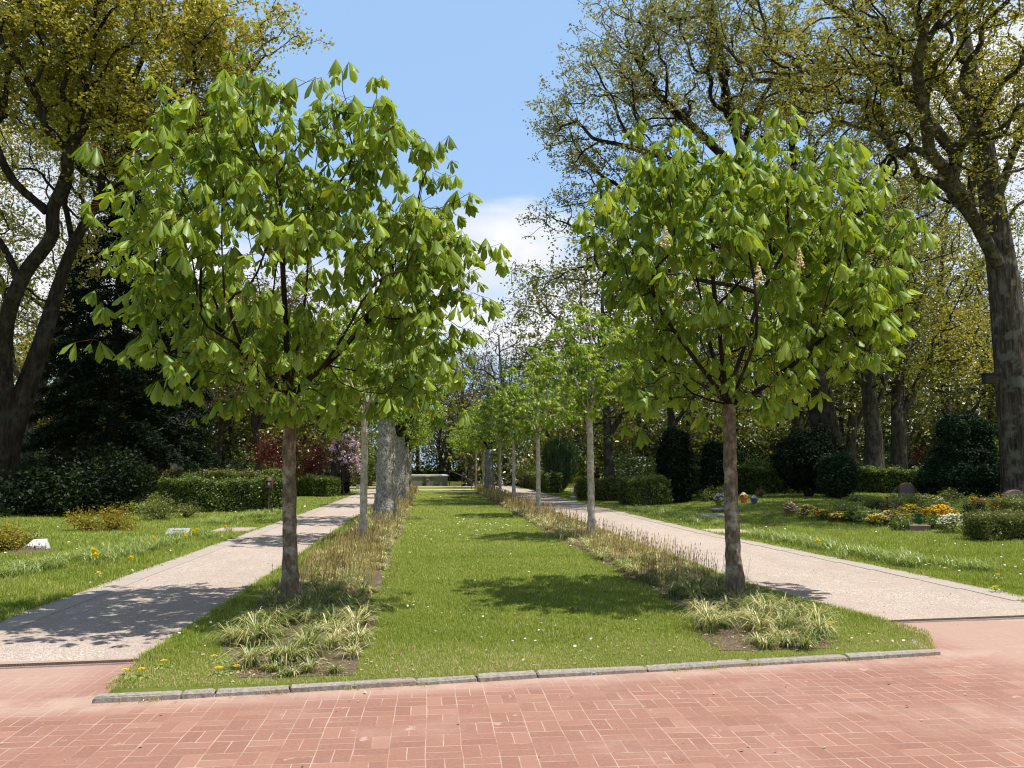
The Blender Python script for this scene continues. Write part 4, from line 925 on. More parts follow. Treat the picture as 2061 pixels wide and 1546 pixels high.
# conifer, dark mass behind the left oak
def conifer(px, d, toppx, wpx, label, seed, n=2600, mat='conifer', h0=0.16):
    rg = np.random.default_rng(seed); b0 = GX(px, d); top = P(px, toppx, d)[2]; e = empty('conifer', b0, label, 'conifer', 'dark conifers behind the left lawn')
    b = MB(); b.tube([[0, 0, -.1], [0, 0, top * .5], [0, 0, top * .98]], [.32, .2, .03], 10); b.build('trunk', MT['dark_twig'], e, smooth=True)
    W = wpx / F * d; pts = []; bb = MB()
    nb = 70
    for i in range(nb):
        f = (i + .5) / nb; z = top * (h0 + (1 - h0) * f); Lb = W * (1 - f) ** 0.75 * rg.uniform(.75, 1.1) + .25; a = i * 2.4
        q = np.array([[0, 0, z], [Lb * .5 * math.cos(a), Lb * .5 * math.sin(a), z - .05 * Lb], [Lb * math.cos(a), Lb * math.sin(a), z - .28 * Lb]])
        bb.tube(q, [.05, .03, .01], 4)
        k = int(n / nb * (Lb / W) * 2.0) + 4; t = rg.uniform(.12, 1, k) ** .8
        p = np.stack([np.interp(t, [0, .5, 1], q[:, j]) for j in range(3)], 1); sd = rg.normal(0, .3, k) * Lb * .4 * (1.2 - t)
        p[:, 0] += -math.sin(a) * sd; p[:, 1] += math.cos(a) * sd; p[:, 2] -= np.abs(rg.normal(0, .16, k)); pts.append(p)
    bb.build('branches', MT['dark_twig'], e)
    foliage('crown', np.concatenate(pts), 9, .17, .24, mat, e, NEEDLE_V, NEEDLE_F, (0, 1.2), rg, .5)
    return e
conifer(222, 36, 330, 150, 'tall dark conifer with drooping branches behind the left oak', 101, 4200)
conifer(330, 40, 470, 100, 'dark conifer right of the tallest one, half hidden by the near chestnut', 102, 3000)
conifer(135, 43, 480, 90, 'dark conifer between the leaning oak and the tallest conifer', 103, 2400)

# ------------------------------------------------------------------ shrubs and hedges
def shrub(name, pos, blobs, n, size, mat, label, cat='shrub', group=None, seed=1, nl=8, sp=.07, stems=4, tilt=(0, math.pi), tv=LEAF_V, tf=LEAF_F, extra=None, zs=.8):
    rg = np.random.default_rng(seed); e = empty(name, pos, label, cat, group)
    p = blob_pts(blobs, n, 3, sp * 1.2, 2.5, rg); p[:, 2] = np.maximum(p[:, 2], 0.03)
    foliage('foliage', p, nl, sp, size, mat, e, tv, tf, tilt, rg, zs)
    if stems:
        b = MB()
        for i in range(stems):
            bb = blobs[i % len(blobs)]; a = rg.uniform(0, 6.28); b.tube([[0, 0, -.05], [.06 * math.cos(a), .06 * math.sin(a), .04], [bb[0] * .5 + .1 * math.cos(a), bb[1] * .5 + .1 * math.sin(a), bb[2] * .5], [bb[0], bb[1], bb[2]]], [.05, .035 + .01 * bb[5], .025, .01], 5)
        b.build('stems', MT['dark_twig'], e)
    return e
def sh(px, py, wpx, hpx, mat, label, seed, d=None, depth=None, n=350, size=.07, group=None, name='shrub', cat='shrub', lob=5, sp=.08, nl=8, zs=.8, stems=4, lift=0.0):
    """a shrub whose foot is seen at (px, py), as wide and as high as that many pixels of the photograph at its distance"""
    g = G(px, py) if d is None else GX(px, d); k = g[1] / F; W = wpx * k / 2; Hh = hpx * k; D = depth or W * .8
    rg = np.random.default_rng(seed + 900); bs = [(0, 0, Hh * .5 + lift, W * .8, D * .8, Hh * .48)]
    for i in range(lob):
        a = rg.uniform(0, 6.28); rr_ = rg.uniform(.45, .85); bs.append((W * rr_ * math.cos(a), D * rr_ * math.sin(a), Hh * rg.uniform(.3, .85) + lift, W * rg.uniform(.2, .4), D * .35, Hh * rg.uniform(.15, .3), 1.6))
    return shrub(name, g, bs, n, size, mat, label, cat, group, seed, nl, sp, stems, zs=zs)
def hedge(pa, pb, h, th, mat, label, seed, size=.07, dens=420, group='clipped hedges', cat='hedge', name='hedge', twigs=True):
    rg = np.random.default_rng(seed); a, b = np.array(pa[:2], float), np.array(pb[:2], float); Lh = np.linalg.norm(b - a); c = (a + b) / 2
    e = empty(name, (c[0], c[1], float(hgt(*c))), label, cat, group, rz=math.atan2(b[1] - a[1], b[0] - a[0]))
    n = int(dens * (Lh * h * 2 + Lh * th + 2 * h * th)); f = rg.uniform(0, 1, n); A1, A2, A3 = Lh * h, Lh * th, h * th
    tot = 2 * A1 + A2 + 2 * A3; x = rg.uniform(-Lh / 2, Lh / 2, n); y = rg.uniform(-th / 2, th / 2, n); z = rg.uniform(0.04, h, n)
    s1 = f < 2 * A1 / tot; s2 = (f >= 2 * A1 / tot) & (f < (2 * A1 + A2) / tot); s3 = f >= (2 * A1 + A2) / tot
    y[s1] = np.sign(rg.uniform(-1, 1, s1.sum())) * th / 2; z[s2] = h; x[s3] = np.sign(rg.uniform(-1, 1, s3.sum())) * Lh / 2
    p = np.stack([x, y, z], 1); inn = np.abs(rg.normal(0, .07, n)); cn_ = p - np.array([0, 0, h / 2]) * 1.0
    p[:, 1] -= np.sign(p[:, 1]) * inn * s1; p[:, 2] -= inn * s2; p[:, 0] -= np.sign(p[:, 0]) * inn * s3
    wob = .05 * noise2(x * 2, y + seed, 1.5) + np.abs(rg.normal(0, .05, n)) * (rg.uniform(0, 1, n) < .12) * 2 + .06 * np.sin(x * 2.3 + seed) + .04 * np.sin(x * 5.1 + 2 * y) + rg.normal(0, .02, n); p[:, 2] += wob * (p[:, 2] / h) ; p[:, 1] += .05 * np.sin(x * 3.1 + z * 4 + seed)
    foliage('foliage', p, 5, .045, size, mat, e, rg=rg)
    bx = MB(); bx.box((0, 0, h * .44), (Lh - .16, th - .2, h * .84)); bx.build('shaded_core', MT['hedge_inner_shade'], e)  # solid core box, coloured dark to stand for the shade between the leaves
    if False:
        t = MB()
        for i in range(int(Lh * 3)): xx = rg.uniform(-Lh / 2, Lh / 2); yy = rg.uniform(-th / 3, th / 3); t.tube([[xx, yy, -.05], [xx + rg.normal(0, .05), yy * 1.2, h * .5]], [.012, .008], 4)
        t.build('stems', MT['dark_twig'], e)
    return e
stonemat('hedge_inner_shade', (0.012, 0.018, 0.006), (0.03, 0.04, 0.014), 12, 1.0, bstr=1.0)  # hedge green darkened, inner shade put into the colour
# left: the long hedges
g1, g2 = G(300, 1035), G(572, 1028)
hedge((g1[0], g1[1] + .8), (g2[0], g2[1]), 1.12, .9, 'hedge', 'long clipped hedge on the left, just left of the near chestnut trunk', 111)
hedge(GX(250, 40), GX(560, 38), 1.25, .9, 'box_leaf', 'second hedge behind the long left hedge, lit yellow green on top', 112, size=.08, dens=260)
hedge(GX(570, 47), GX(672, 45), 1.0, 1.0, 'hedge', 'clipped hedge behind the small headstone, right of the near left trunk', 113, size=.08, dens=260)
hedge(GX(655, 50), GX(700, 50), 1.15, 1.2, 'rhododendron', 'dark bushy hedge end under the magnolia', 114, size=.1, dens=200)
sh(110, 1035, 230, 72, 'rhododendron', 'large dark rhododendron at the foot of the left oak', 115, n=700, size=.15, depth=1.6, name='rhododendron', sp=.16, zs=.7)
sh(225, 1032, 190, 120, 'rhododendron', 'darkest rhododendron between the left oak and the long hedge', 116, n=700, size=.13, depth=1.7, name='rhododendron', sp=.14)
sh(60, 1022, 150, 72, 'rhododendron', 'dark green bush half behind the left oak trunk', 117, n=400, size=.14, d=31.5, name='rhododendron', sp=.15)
sh(180, 1068, 80, 32, 'golden', 'low spreading golden juniper, left half of the pair on the left lawn', 118, n=220, size=.05, name='juniper')
sh(232, 1068, 62, 44, 'golden', 'rounded golden shrub touching the low juniper on the left lawn', 119, n=240, size=.05, name='juniper')
sh(318, 1046, 80, 44, 'box_leaf', 'olive cushion shrub in front of the long left hedge', 120, n=260, size=.06)
sh(376, 1042, 56, 22, 'box_leaf', 'low dark cushion right of the olive shrub at the long left hedge', 121, n=150, size=.05)
sh(12, 1110, 60, 44, 'golden', 'golden shrub cut by the left picture edge', 122, n=240, size=.045)
sh(52, 1098, 44, 20, 'box_leaf', 'low clipped box strip behind the white grave stone', 123, n=160, size=.04)
sh(625, 998, 46, 14, 'box_leaf', 'small low box border in front of the small left headstone', 124, n=90, size=.06)
sh(312, 964, 12, 45, 'golden', 'narrow golden cypress in front of the broad pale trunk, left one', 125, d=43, n=160, size=.09, name='cypress')
sh(337, 964, 14, 30, 'golden', 'narrow golden cypress in front of the broad pale trunk, right one', 126, d=43, n=130, size=.09, name='cypress')
sh(590, 962, 150, 90, 'maple_red', 'dark red japanese maple behind the near left trunk', 127, d=50, n=600, size=.13, name='japanese_maple', cat='tree', sp=.2, lift=.7)
sh(665, 962, 60, 62, 'wood_brown', 'leafless brown bush between the maple and the magnolia', 128, d=49, n=350, size=.06, sp=.15, name='bare_shrub')
# hillside of undergrowth at the left and right
UG = 'undergrowth shrubs at the edge of the wood'
for i, (px, dd, w_, h_, mt, lb) in enumerate([(95, 46, 130, 70, 'rhododendron', 'dark shrub seen under the fork of the leaning oak'), (420, 52, 110, 75, 'rhododendron', 'dark green shrub in the wood left of the red maple'), (500, 62, 100, 60, 'hedge', 'mid green shrub deep in the wood left of the maple'), (165, 55, 90, 60, 'wood_leaf', 'brownish shrub behind the darkest rhododendron'), (730, 62, 70, 70, 'hedge', 'green shrub behind the magnolia'),
        (1500, 46, 120, 95, 'yew', 'broad dark shrub behind the near right trunk'), (1385, 56, 100, 60, 'rhododendron', 'dark shrub behind the columnar yew'), (1280, 60, 110, 55, 'hedge', 'white flowering shrub behind the ivy clad oak'), (1530, 42, 70, 60, 'hedge', 'leafy shrub between the near right trunk and the ball yew'), (1900, 60, 130, 70, 'maple_red', 'rusty red shrub behind the twin trunks on the right'),
        (1770, 60, 100, 60, 'hedge', 'pale flowering shrub behind the mottled trunk oak'), (1985, 50, 120, 100, 'box_leaf', 'yellow green shrub left of the right edge oak'), (1150, 70, 130, 60, 'hedge', 'green shrub behind the urn shaped yew'), (1060, 66, 60, 45, 'box_leaf', 'yellowish shrub behind the right row of chestnuts'), (1650, 62, 110, 70, 'yew', 'dark shrub behind the ball yew'), (1850, 47, 60, 45, 'rhododendron', 'glossy shrub with pale flowers left of the large yew')]):
    s_ = sh(px, 0, w_, h_, mt, lb, 200 + i, d=dd, n=420, size=.13, sp=.17, group=UG)
    if 'flower' in lb:
        rg2 = np.random.default_rng(i); k = dd / F; q = MB()
        for _ in range(60):
            a = rg2.uniform(-1, 1); q.lathe((a * w_ * k * .45, -w_ * k * .33 * math.sqrt(max(0, 1 - a * a)), rg2.uniform(.2, .95) * h_ * k), [(.02, -.05), (.09, 0), (.02, .05)], 5, rg2.uniform())
        q.build('blossoms', MT['petal_white'], s_)
# magnolia
g = GX(690, 46.5); e = empty('magnolia_tree', g, 'pink flowering magnolia left of the second left chestnut', 'tree')
b = MB(); rgm = np.random.default_rng(3); tips = blob_pts([(0.1, 0, 2.6, .9, .8, .95), (.5, 0, 1.7, .6, .5, .6), (-.3, 0, 3.0, .5, .5, .5)], 150, 1, 0, 1, rgm)
b.tube([[.1, 0, -.05], [0, 0, .6], [.02, 0, 1.4], [0, 0, 2.3]], [.07, .05, .035, .015], 6)
for t in tips: b.tube([[0, 0, max(.5, t[2] * .5)], t * [.6, .6, .8], t], [.016, .01, .005], 4)
b.build('trunk', MT['grey_trunk'], e); foliage('blossoms', tips, 9, .08, .12, 'magnolia_pink', e, rg=rgm)

# right side
ga, gb = G(1196, 988), G(1258, 990)
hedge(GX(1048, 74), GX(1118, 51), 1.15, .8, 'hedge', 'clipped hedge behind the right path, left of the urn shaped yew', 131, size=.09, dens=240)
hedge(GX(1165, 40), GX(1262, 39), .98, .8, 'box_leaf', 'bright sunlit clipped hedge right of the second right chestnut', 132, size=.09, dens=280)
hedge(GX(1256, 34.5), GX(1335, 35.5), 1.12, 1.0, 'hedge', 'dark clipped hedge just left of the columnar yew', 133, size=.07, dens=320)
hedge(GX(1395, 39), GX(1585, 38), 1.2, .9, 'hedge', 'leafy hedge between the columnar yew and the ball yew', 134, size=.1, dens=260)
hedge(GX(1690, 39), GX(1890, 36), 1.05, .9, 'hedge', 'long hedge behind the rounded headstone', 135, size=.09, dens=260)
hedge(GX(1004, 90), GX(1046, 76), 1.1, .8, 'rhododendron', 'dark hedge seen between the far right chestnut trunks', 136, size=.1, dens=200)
# urn shaped weeping yew
g = G(1128, 990); rgm = np.random.default_rng(8); e = empty('yew_tree', g, 'urn shaped weeping yew with hanging twigs right of the path', 'yew', 'dark yews on the right lawn')
k = g[1] / F; b = MB()
for i in range(14):
    a = i * 2.4; rr_ = rgm.uniform(.3, .9) * 38 * k; b.tube([[.1 * math.cos(a), .1 * math.sin(a), -.05], [rr_ * .45 * math.cos(a), rr_ * .45 * math.sin(a), 30 * k], [rr_ * math.cos(a), rr_ * math.sin(a), 70 * k]], [.09, .06, .03], 6)
b.build('trunk', MT['dark_twig'], e)
n = 2600; a = rgm.uniform(0, 6.28, n); z = rgm.uniform(18, 105, n) * k; prof = np.interp(z / k, [14, 30, 50, 95, 108], [8, 19, 36, 38, 12]) * k; rr_ = prof * rgm.uniform(.5, 1.02, n) ** .5
p = np.stack([rr_ * np.cos(a), rr_ * np.sin(a), z], 1); nn = 7; pp = np.repeat(p, nn, 0); pp[:, 2] -= np.tile(np.linspace(0, .42, nn), n); pp[:, :2] += rgm.normal(0, .03, (n * nn, 2))
B = np.zeros((n * nn, 3, 3)); B[:, 0, 2] = -1; B[:, 0, 0] = rgm.normal(0, .35, n * nn); B[:, 0, 1] = rgm.normal(0, .35, n * nn); B[:, 1] = np.stack([np.cos(np.repeat(a, nn) + 1.57), np.sin(np.repeat(a, nn) + 1.57), np.zeros(n * nn)], 1); B[:, 2] = np.cross(B[:, 0], B[:, 1])
V, F_, A, _ = scatter(NEEDLE_V, NEEDLE_F, pp, B, rgm.uniform(.12, .22, n * nn), np.repeat(rgm.uniform(0, 1, n), nn)); mk('foliage', V, F_, MT['weeping'], e, attr=A)
YG = 'dark yews on the right lawn'
def yew(px, py, wpx, hpx, label, seed, spikes=0, n=2200, depth=None, lobes=7, mat='yew', d=None, zlow=.12, style='ball'):
    g = G(px, py) if d is None else GX(px, d); k = g[1] / F; W = wpx * k / 2; Hh = hpx * k; D = depth or W; rg = np.random.default_rng(seed)
    bs = [(0, 0, Hh * (.5 + zlow / 2), W * .88, D * .88, Hh * (.5 - zlow / 2))]
    for i in range(lobes):
        a = i * 6.28 / lobes + rg.uniform(-.3, .3); bs.append((W * .55 * math.cos(a), D * .55 * math.sin(a), Hh * rg.uniform(.38, .72), W * rg.uniform(.3, .45), D * .4, Hh * rg.uniform(.2, .33), 2))
    if style == 'spread':
        bs = [(0, 0, Hh * .28, W * .92, D * .92, Hh * .27), (0, 0, Hh * .52, W * .66, D * .66, Hh * .26), (0, 0, Hh * .75, W * .36, D * .36, Hh * .22)]
        for i in range(26): a = i * 2.4; t = rg.uniform(.1, .95); bs.append((W * (1 - t * .75) * math.cos(a), D * (1 - t * .75) * math.sin(a), Hh * (.1 + .78 * t), W * .15, D * .15, Hh * rg.uniform(.07, .14), 3))
    if style == 'column':
        bs = []
        for i in range(9): a = i * 2.4; f = math.sqrt(i / 9) * .62; h_ = rg.uniform(.72, 1.0) if i else 1.0; bs.append((W * f * math.cos(a), D * f * math.sin(a), Hh * h_ / 2, W * .36, D * .36, Hh * h_ / 2, 1 if i < 5 else .8))
        for i in range(9): a = i * 2.1; f = rg.uniform(.1, .6); bs.append((W * f * math.cos(a), D * f * math.sin(a), Hh * rg.uniform(.8, .93), W * .09, D * .09, Hh * .13, 6))
    for i in range(14 if style == 'ball' else 0):
        a = rg.uniform(0, 6.28); el = rg.uniform(-.2, 1.3); bs.append((W * .92 * math.cos(a) * math.cos(el), D * .92 * math.sin(a) * math.cos(el), Hh * (.52 + .48 * math.sin(el)), W * .12, D * .12, Hh * .1, 6))
    for i in range(spikes):
        a = rg.uniform(0, 6.28); rr_ = rg.uniform(0, .5); bs.append((W * rr_ * math.cos(a), D * rr_ * math.sin(a), Hh * rg.uniform(.8, .95), W * .13 + .05, D * .13 + .05, Hh * .16, 8))
    e = empty('yew_tree', g, label, 'yew', YG)
    p = blob_pts(bs, n, 3, .07, 2.5, rg); p[:, 2] = np.maximum(p[:, 2], .04)
    foliage('foliage', p, 30, .10, .10, mat, e, LEAF_V, LEAF_F, (0, math.pi), rg)
    b = MB()
    for i in range(5): a = i * 1.3; b.tube([[0, 0, -.05], [.12 * math.cos(a), .12 * math.sin(a), .05], [.25 * W * math.cos(a), .25 * D * math.sin(a), Hh * .3], [.4 * W * math.cos(a), .4 * D * math.sin(a), Hh * .6]], [.1, .07, .05, .02], 6)
    b.build('stems', MT['dark_twig'], e)
    return e
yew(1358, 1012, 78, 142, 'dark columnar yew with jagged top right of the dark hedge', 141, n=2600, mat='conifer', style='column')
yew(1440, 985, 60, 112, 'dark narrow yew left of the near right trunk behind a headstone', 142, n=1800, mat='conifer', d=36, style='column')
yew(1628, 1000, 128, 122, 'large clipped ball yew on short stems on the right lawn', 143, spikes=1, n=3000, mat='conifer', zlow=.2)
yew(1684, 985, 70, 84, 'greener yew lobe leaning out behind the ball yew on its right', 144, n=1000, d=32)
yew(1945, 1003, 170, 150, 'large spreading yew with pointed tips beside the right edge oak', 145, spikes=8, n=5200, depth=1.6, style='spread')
print('shrubs', round(time.time() - T0, 1))

# ------------------------------------------------------------------ grass
def blades(name, x, y, z, h, w, mat, kind='stuff', lean=0.5, segs=1, va=None, rg=rng, droop=0.0, az=None, label=None):
    n = len(x); az = rg.uniform(0, 2 * math.pi, n) if az is None else az; ln = np.abs(rg.normal(0, lean, n)) + 0.05
    dx, dy = np.cos(az), np.sin(az); sx, sy = -dy, dx; w = np.broadcast_to(w, (n,)) * .5; h = np.broadcast_to(h, (n,))
    rows = []; K = segs + 1
    for i in range(K + 1):
        t = i / K; cur = ln * t + droop * t * t * 2
        o = h * t * np.sin(np.clip(cur, 0, 2.2)); zz = h * t * np.cos(np.clip(cur * .8, 0, 2.0))
        bx, by, bz = x + dx * o, y + dy * o, z + zz
        if i == K: rows.append(np.stack([bx, by, bz], 1)[:, None])
        else:
            ww = w * (1 - t * .55)
            rows.append(np.stack([np.stack([bx - sx * ww, by - sy * ww, bz], 1), np.stack([bx + sx * ww, by + sy * ww, bz], 1)], 1))
    V = np.concatenate(rows, 1); k = V.shape[1]; V = V.reshape(-1, 3); base = (np.arange(n) * k)[:, None]
    Fs = [base + np.array([[2 * i, 2 * i + 1, 2 * i + 3, 2 * i + 2]]) for i in range(K - 1)]
    Q = np.concatenate(Fs) if Fs else np.zeros((0, 4), int); T = base + np.array([[2 * K - 2, 2 * K - 1, 2 * K]])
    va = rg.uniform(0, 1, n) if va is None else va
    o = mk(name, V, [Q, T], MT[mat], attr=np.repeat(va, k)); return tag(o, kind=kind) if kind else o
def inbed(u, w):
    dl = (np.abs(u - np.interp(w, [6.6, 8, 10, 60], [-1.03, -1.2, -1.33, -1.5])) < np.interp(w, [6.9, 7.6, 60], [.55, .68, .62])) & (w > kerb_w(u) + .18)
    dr = (np.abs(u - np.interp(w, [7.0, 8, 9, 11, 30, 60], [2.95, 3.25, 3.45, 3.5, 3.4, 3.4])) < np.interp(w, [7.0, 8.2, 60], [.38, .62, .62])) & (w > kerb_w(u) + .18)
    return dl | dr
def lawn_area(u, w):
    isl = (u > isl_left(w) - .01) & (u < isl_right(w) + .01) & (w > kerb_w(u) - .03) & (w < 56.8)
    lf = (u < UL_OUT - .0) & (w > 6.9) & ~((w > 21.2) & (w < 22.6) & (u > -5.5))
    rt = (u > out_right(w) + .36 * (w > 9.4)) & (w > 8.45) & ~((w > 19.6) & (w < 20.9) & (u < 7.9))
    return isl, lf | rt
def sample_lawn(n, w0, w1, umin, umax, power):
    # density falls with distance
    t = rng.uniform(0, 1, n); w = (w0 ** (1 - power) + t * (w1 ** (1 - power) - w0 ** (1 - power))) ** (1 / (1 - power))
    half = 0.68 * w + 1.0; u = rng.uniform(-1, 1, n) * half + 0.09 * w
    k = (u > umin) & (u < umax); return u[k], w[k]
def grow(name, n, w0, w1, hh, wd, segs, power, lean=.55):
    u, w = sample_lawn(n, w0, w1, -30, 30, power); isl, oth = lawn_area(u, w); bed = inbed(u, w)
    k = (isl | oth) & ~(bed & (rng.uniform(0, 1, len(u)) < .72)); u, w, isl = u[k], w[k], isl[k]
    x, y = UW(u, w); zi = 0.016 + 0.030 * (1 - sstep(0, 3.0, w - kerb_w(u))); z = hgt(x, y) + np.where(isl, zi, 0) - .006
    nb = noise2(x, y); h = hh * rng.uniform(.5, 1.25, len(x)) * (1 + .3 * nb) * np.where(isl, .85, 1.15)
    # worn, thinner and yellower turf just behind the kerb
    front = np.where(isl, 1 - sstep(.1, 1.5, w - kerb_w(u)), 0)
    keep = rng.uniform(0, 1, len(x)) > front * .35; x, y, z, h, nb, front, w = x[keep], y[keep], z[keep], h[keep], nb[keep], front[keep], w[keep]
    va = np.clip(rng.normal(.44, .2, len(x)) + .14 * nb + .10 * noise2(x + 5, y, 3.1) + front * .34 + .22 * (rng.uniform(0, 1, len(x)) < .05 + front * .12) * 2, 0, 1)
    wd_ = wd * np.clip(w / 9, .8, 6)
    return blades(name, x, y, z, h * (1 - front * .3), wd_, 'lawn_blade', lean=lean, segs=segs, va=va)
grow('grass', 420000, 6.2, 15, .052, .0052, 1, 1.6)
grow('grass', 330000, 14.5, 62, .06, .0060, 0, 1.7)

for (nm, uf, wa, wb, n_) in (('creeping_grass', lambda w: UL_OUT + .01, 9, 45, 5000), ('creeping_grass', lambda w: isl_left(w) + .0, 7.2, 45, 6000), ('creeping_grass', lambda w: isl_right(w), 8.3, 45, 5000), ('creeping_grass', lambda w: out_right(w) + .36, 9.4, 45, 5000)):
    w = wa + (wb - wa) * rng.uniform(0, 1, n_) ** 1.6; u = uf(w) + rng.normal(0, .035, n_) * (1 + .8 * np.sin(w * 2.1) * np.sin(w * 5.3)); x, y = UW(u, w)
    blades(nm, x, y, np.full(n_, .0), rng.uniform(.02, .075, n_), .006 * np.clip(w / 10, 1, 3), 'lawn_blade', lean=.8, segs=1, va=np.clip(rng.normal(.5, .25, n_), 0, 1))

# ------------------------------------------------------------------ sedge beds
def bed(name, side, seed):
    rg = np.random.default_rng(seed); T_, wts = [], []
    c0 = (lambda w: np.interp(w, [6.6, 8, 10, 60], [-1.03, -1.2, -1.33, -1.5])) if side < 0 else (lambda w: np.interp(w, [7.0, 8, 9, 11, 30, 60], [2.95, 3.25, 3.45, 3.5, 3.4, 3.4]))
    half = (lambda w: np.interp(w, [6.5, 7.6, 60], [.38, .60, .58]))
    w0 = 6.42 if side < 0 else 6.95; w1 = 56
    # earth strip
    wsb = np.concatenate([np.arange(w0, 16, .4), np.arange(16, w1, 2)])
    sheet('bed_earth', 'earth', lambda w: (float(c0(w) - half(w)) - .04 + .05 * math.sin(w * 3), float(c0(w) + half(w)) + .04 + .05 * math.sin(w * 2.3)), wsb, 0, hfun=lambda u, w: isl_h(u, w) + .004)
    X, Y, Zz, Hh, Wd, AZ, VA = [], [], [], [], [], [], []
    w = w0
    nt_t = 0
    while w < w1:
        stp = .10 if w < 20 else .15 if w < 35 else .22
        cnt = 1
        for _ in range(cnt):
            u = c0(w) + rg.uniform(-1, 1) * half(w); sc = np.clip((w - w0 + .15) / .6, .55, 1) * rg.choice([.45, .7, .9, 1.1, 1.35]) * (1 if w < 10.5 else .8)
            if (side > 0 and abs(w - 9.66) < .16 and abs(u - 3.62) < .18) or (side < 0 and abs(w - 9.72) < .14 and abs(u + 1.58) < .16): w += stp / 2; continue
            x, y = UW(u, w); nb = int(74 if w < 16 else 40 if w < 30 else 28)
            a = rg.uniform(0, 6.28, nb); r = rg.uniform(0, .035, nb); X.append(x + r * np.cos(a)); Y.append(y + r * np.sin(a)); Zz.append(np.full(nb, isl_h(u, w)))
            Hh.append(rg.uniform(.13, .29, nb) * sc); Wd.append(np.full(nb, .0098 * max(1, w / 16))); AZ.append(a + rg.normal(0, .3, nb))
            gold = .12 * np.clip((w - 12) / 6, 0, 1); VA.append(np.clip(rg.normal(.35 + gold, .27, nb) + rg.normal(0, .16), 0, 1)); nt_t += 1
        w += stp / (2.4 if w < 30 else 1.6)
    cat = np.concatenate
    blades(name, cat(X), cat(Y), cat(Zz), cat(Hh), cat(Wd), 'bed_blade', lean=.5, segs=2, va=cat(VA), rg=rg, droop=.55, az=cat(AZ))
    # dry flower stalks
    ns = 2100; ww = rg.uniform(0, 1, ns) ** 1.0 * (w1 - w0 - 3.3) + w0 + 3.3
    ww = np.concatenate([ww, rg.uniform(10.4, 16, 500)]); ns = len(ww); uu = c0(ww) + rg.uniform(-1, 1, ns) * half(ww) * .95
    if side < 0: kk = (ww > 10.2) | (rg.uniform(0, 1, ns) < .1)
    else: kk = ww > 10.3
    ww, uu = ww[kk], uu[kk]; x, y = UW(uu, ww); n = len(x)
    lean = rg.normal(.12, .14, (n, 2)); h = rg.uniform(.15, .37, n); tw = .0016 * np.maximum(1, ww / 10)
    p0 = np.stack([x, y, np.full(n, .03)], 1); p1 = p0 + np.stack([lean[:, 0] * h * .8, lean[:, 1] * h * .3, h], 1); sdx = np.stack([tw, tw * .3, 0 * tw], 1)
    d = (p1 - p0) * (.06 / h)[:, None]; s2 = sdx * 2.6
    V = np.stack([p0 - sdx, p0 + sdx, p1 + sdx, p1 - sdx, p1, p1 + d * .4 - s2, p1 + d * .4 + s2, p1 + d], 1).reshape(-1, 3); b = (np.arange(n) * 8)[:, None]
    Q = np.concatenate([b + np.array([[0, 1, 2, 3]]), b + np.array([[4, 6, 7, 5]])])
    tag(mk(name.replace('bed', 'stalks'), V, Q, MT['seed_stalk'], attr=np.repeat(rg.uniform(0, 1, n), 8)), kind='stuff')
bed('sedge_bed', -1, 301); bed('sedge_bed', 1, 302)

# daffodil foliage on the outer lawns
def daff(name, segs, n, seed, hh=.26):
    rg = np.random.default_rng(seed); X, Y, A = [], [], []
    for (u0, w0, u1, w1, sp, k) in segs:
        nc = int(k); t = rg.uniform(0, 1, nc); cu = u0 + (u1 - u0) * t + rg.normal(0, sp, nc); cw = w0 + (w1 - w0) * t + rg.normal(0, sp, nc)
        for a, b_ in zip(cu, cw):
            m_ = rg.integers(8, 26); x, y = UW(a + rg.normal(0, .05, m_), b_ + rg.normal(0, .05, m_)); X.append(x); Y.append(y); A.append(np.clip(rg.normal(.4, .25, m_), 0, 1))
    X, Y = np.concatenate(X), np.concatenate(Y)
    return blades(name, X, Y, hgt(X, Y), rg.uniform(.5, 1.2, len(X)) * hh, .011, 'daffodil_leaf', lean=.4, segs=2, va=np.concatenate(A), rg=rg, droop=.5)
daff('daffodil_leaves', [(-6.25, 12.6, -6.1, 14.2, .22, 70), (-5.9, 14.3, -5.6, 18.5, .25, 120), (-5.6, 19, -5.5, 21, .3, 30), (-5.9, 23.5, -5.6, 30, .35, 90)], 0, 401)
daff('daffodil_leaves', [(7.9, 12.6, 7.6, 18.8, .26, 190), (7.9, 21.5, 7.7, 31, .4, 130), (8.5, 12.0, 8.2, 14, .15, 20)], 0, 402)
# daisies and litter
def daisies(name, u, w, r, mat='petal_white', z=.06):
    n = len(u); x, y = UW(u, w); k = 6; an = np.linspace(0, 2 * math.pi, k, endpoint=False); zz = hgt(x, y) + z + rng.uniform(-.01, .015, n); rr = r * rng.uniform(.7, 1.2, n)
    tl = rng.normal(0, .25, (n, 2)); V = np.stack([x[:, None] + rr[:, None] * np.cos(an), y[:, None] + rr[:, None] * np.sin(an), zz[:, None] + rr[:, None] * (np.cos(an) * tl[:, :1] + np.sin(an) * tl[:, 1:] + .2)], -1)
    V = np.concatenate([V, np.stack([x, y, zz], 1)[:, None]], 1).reshape(-1, 3); b = (np.arange(n) * 7)[:, None]
    T = np.concatenate([b + np.array([[i, (i + 1) % 6, 6]]) for i in range(6)])
    return tag(mk(name, V, T, MT[mat], attr=np.repeat(rng.uniform(0, 1, n), 7)), kind='stuff')
u, w = sample_lawn(1500, 7, 55, -12, 16, 1.5); isl, oth = lawn_area(u, w); k = (isl | oth) & ~inbed(u, w) & (noise2(u, w * .5, 1.4) > .12); daisies('daisies', u[k], w[k], .016 * np.clip(w[k] / 14, .8, 2.4))
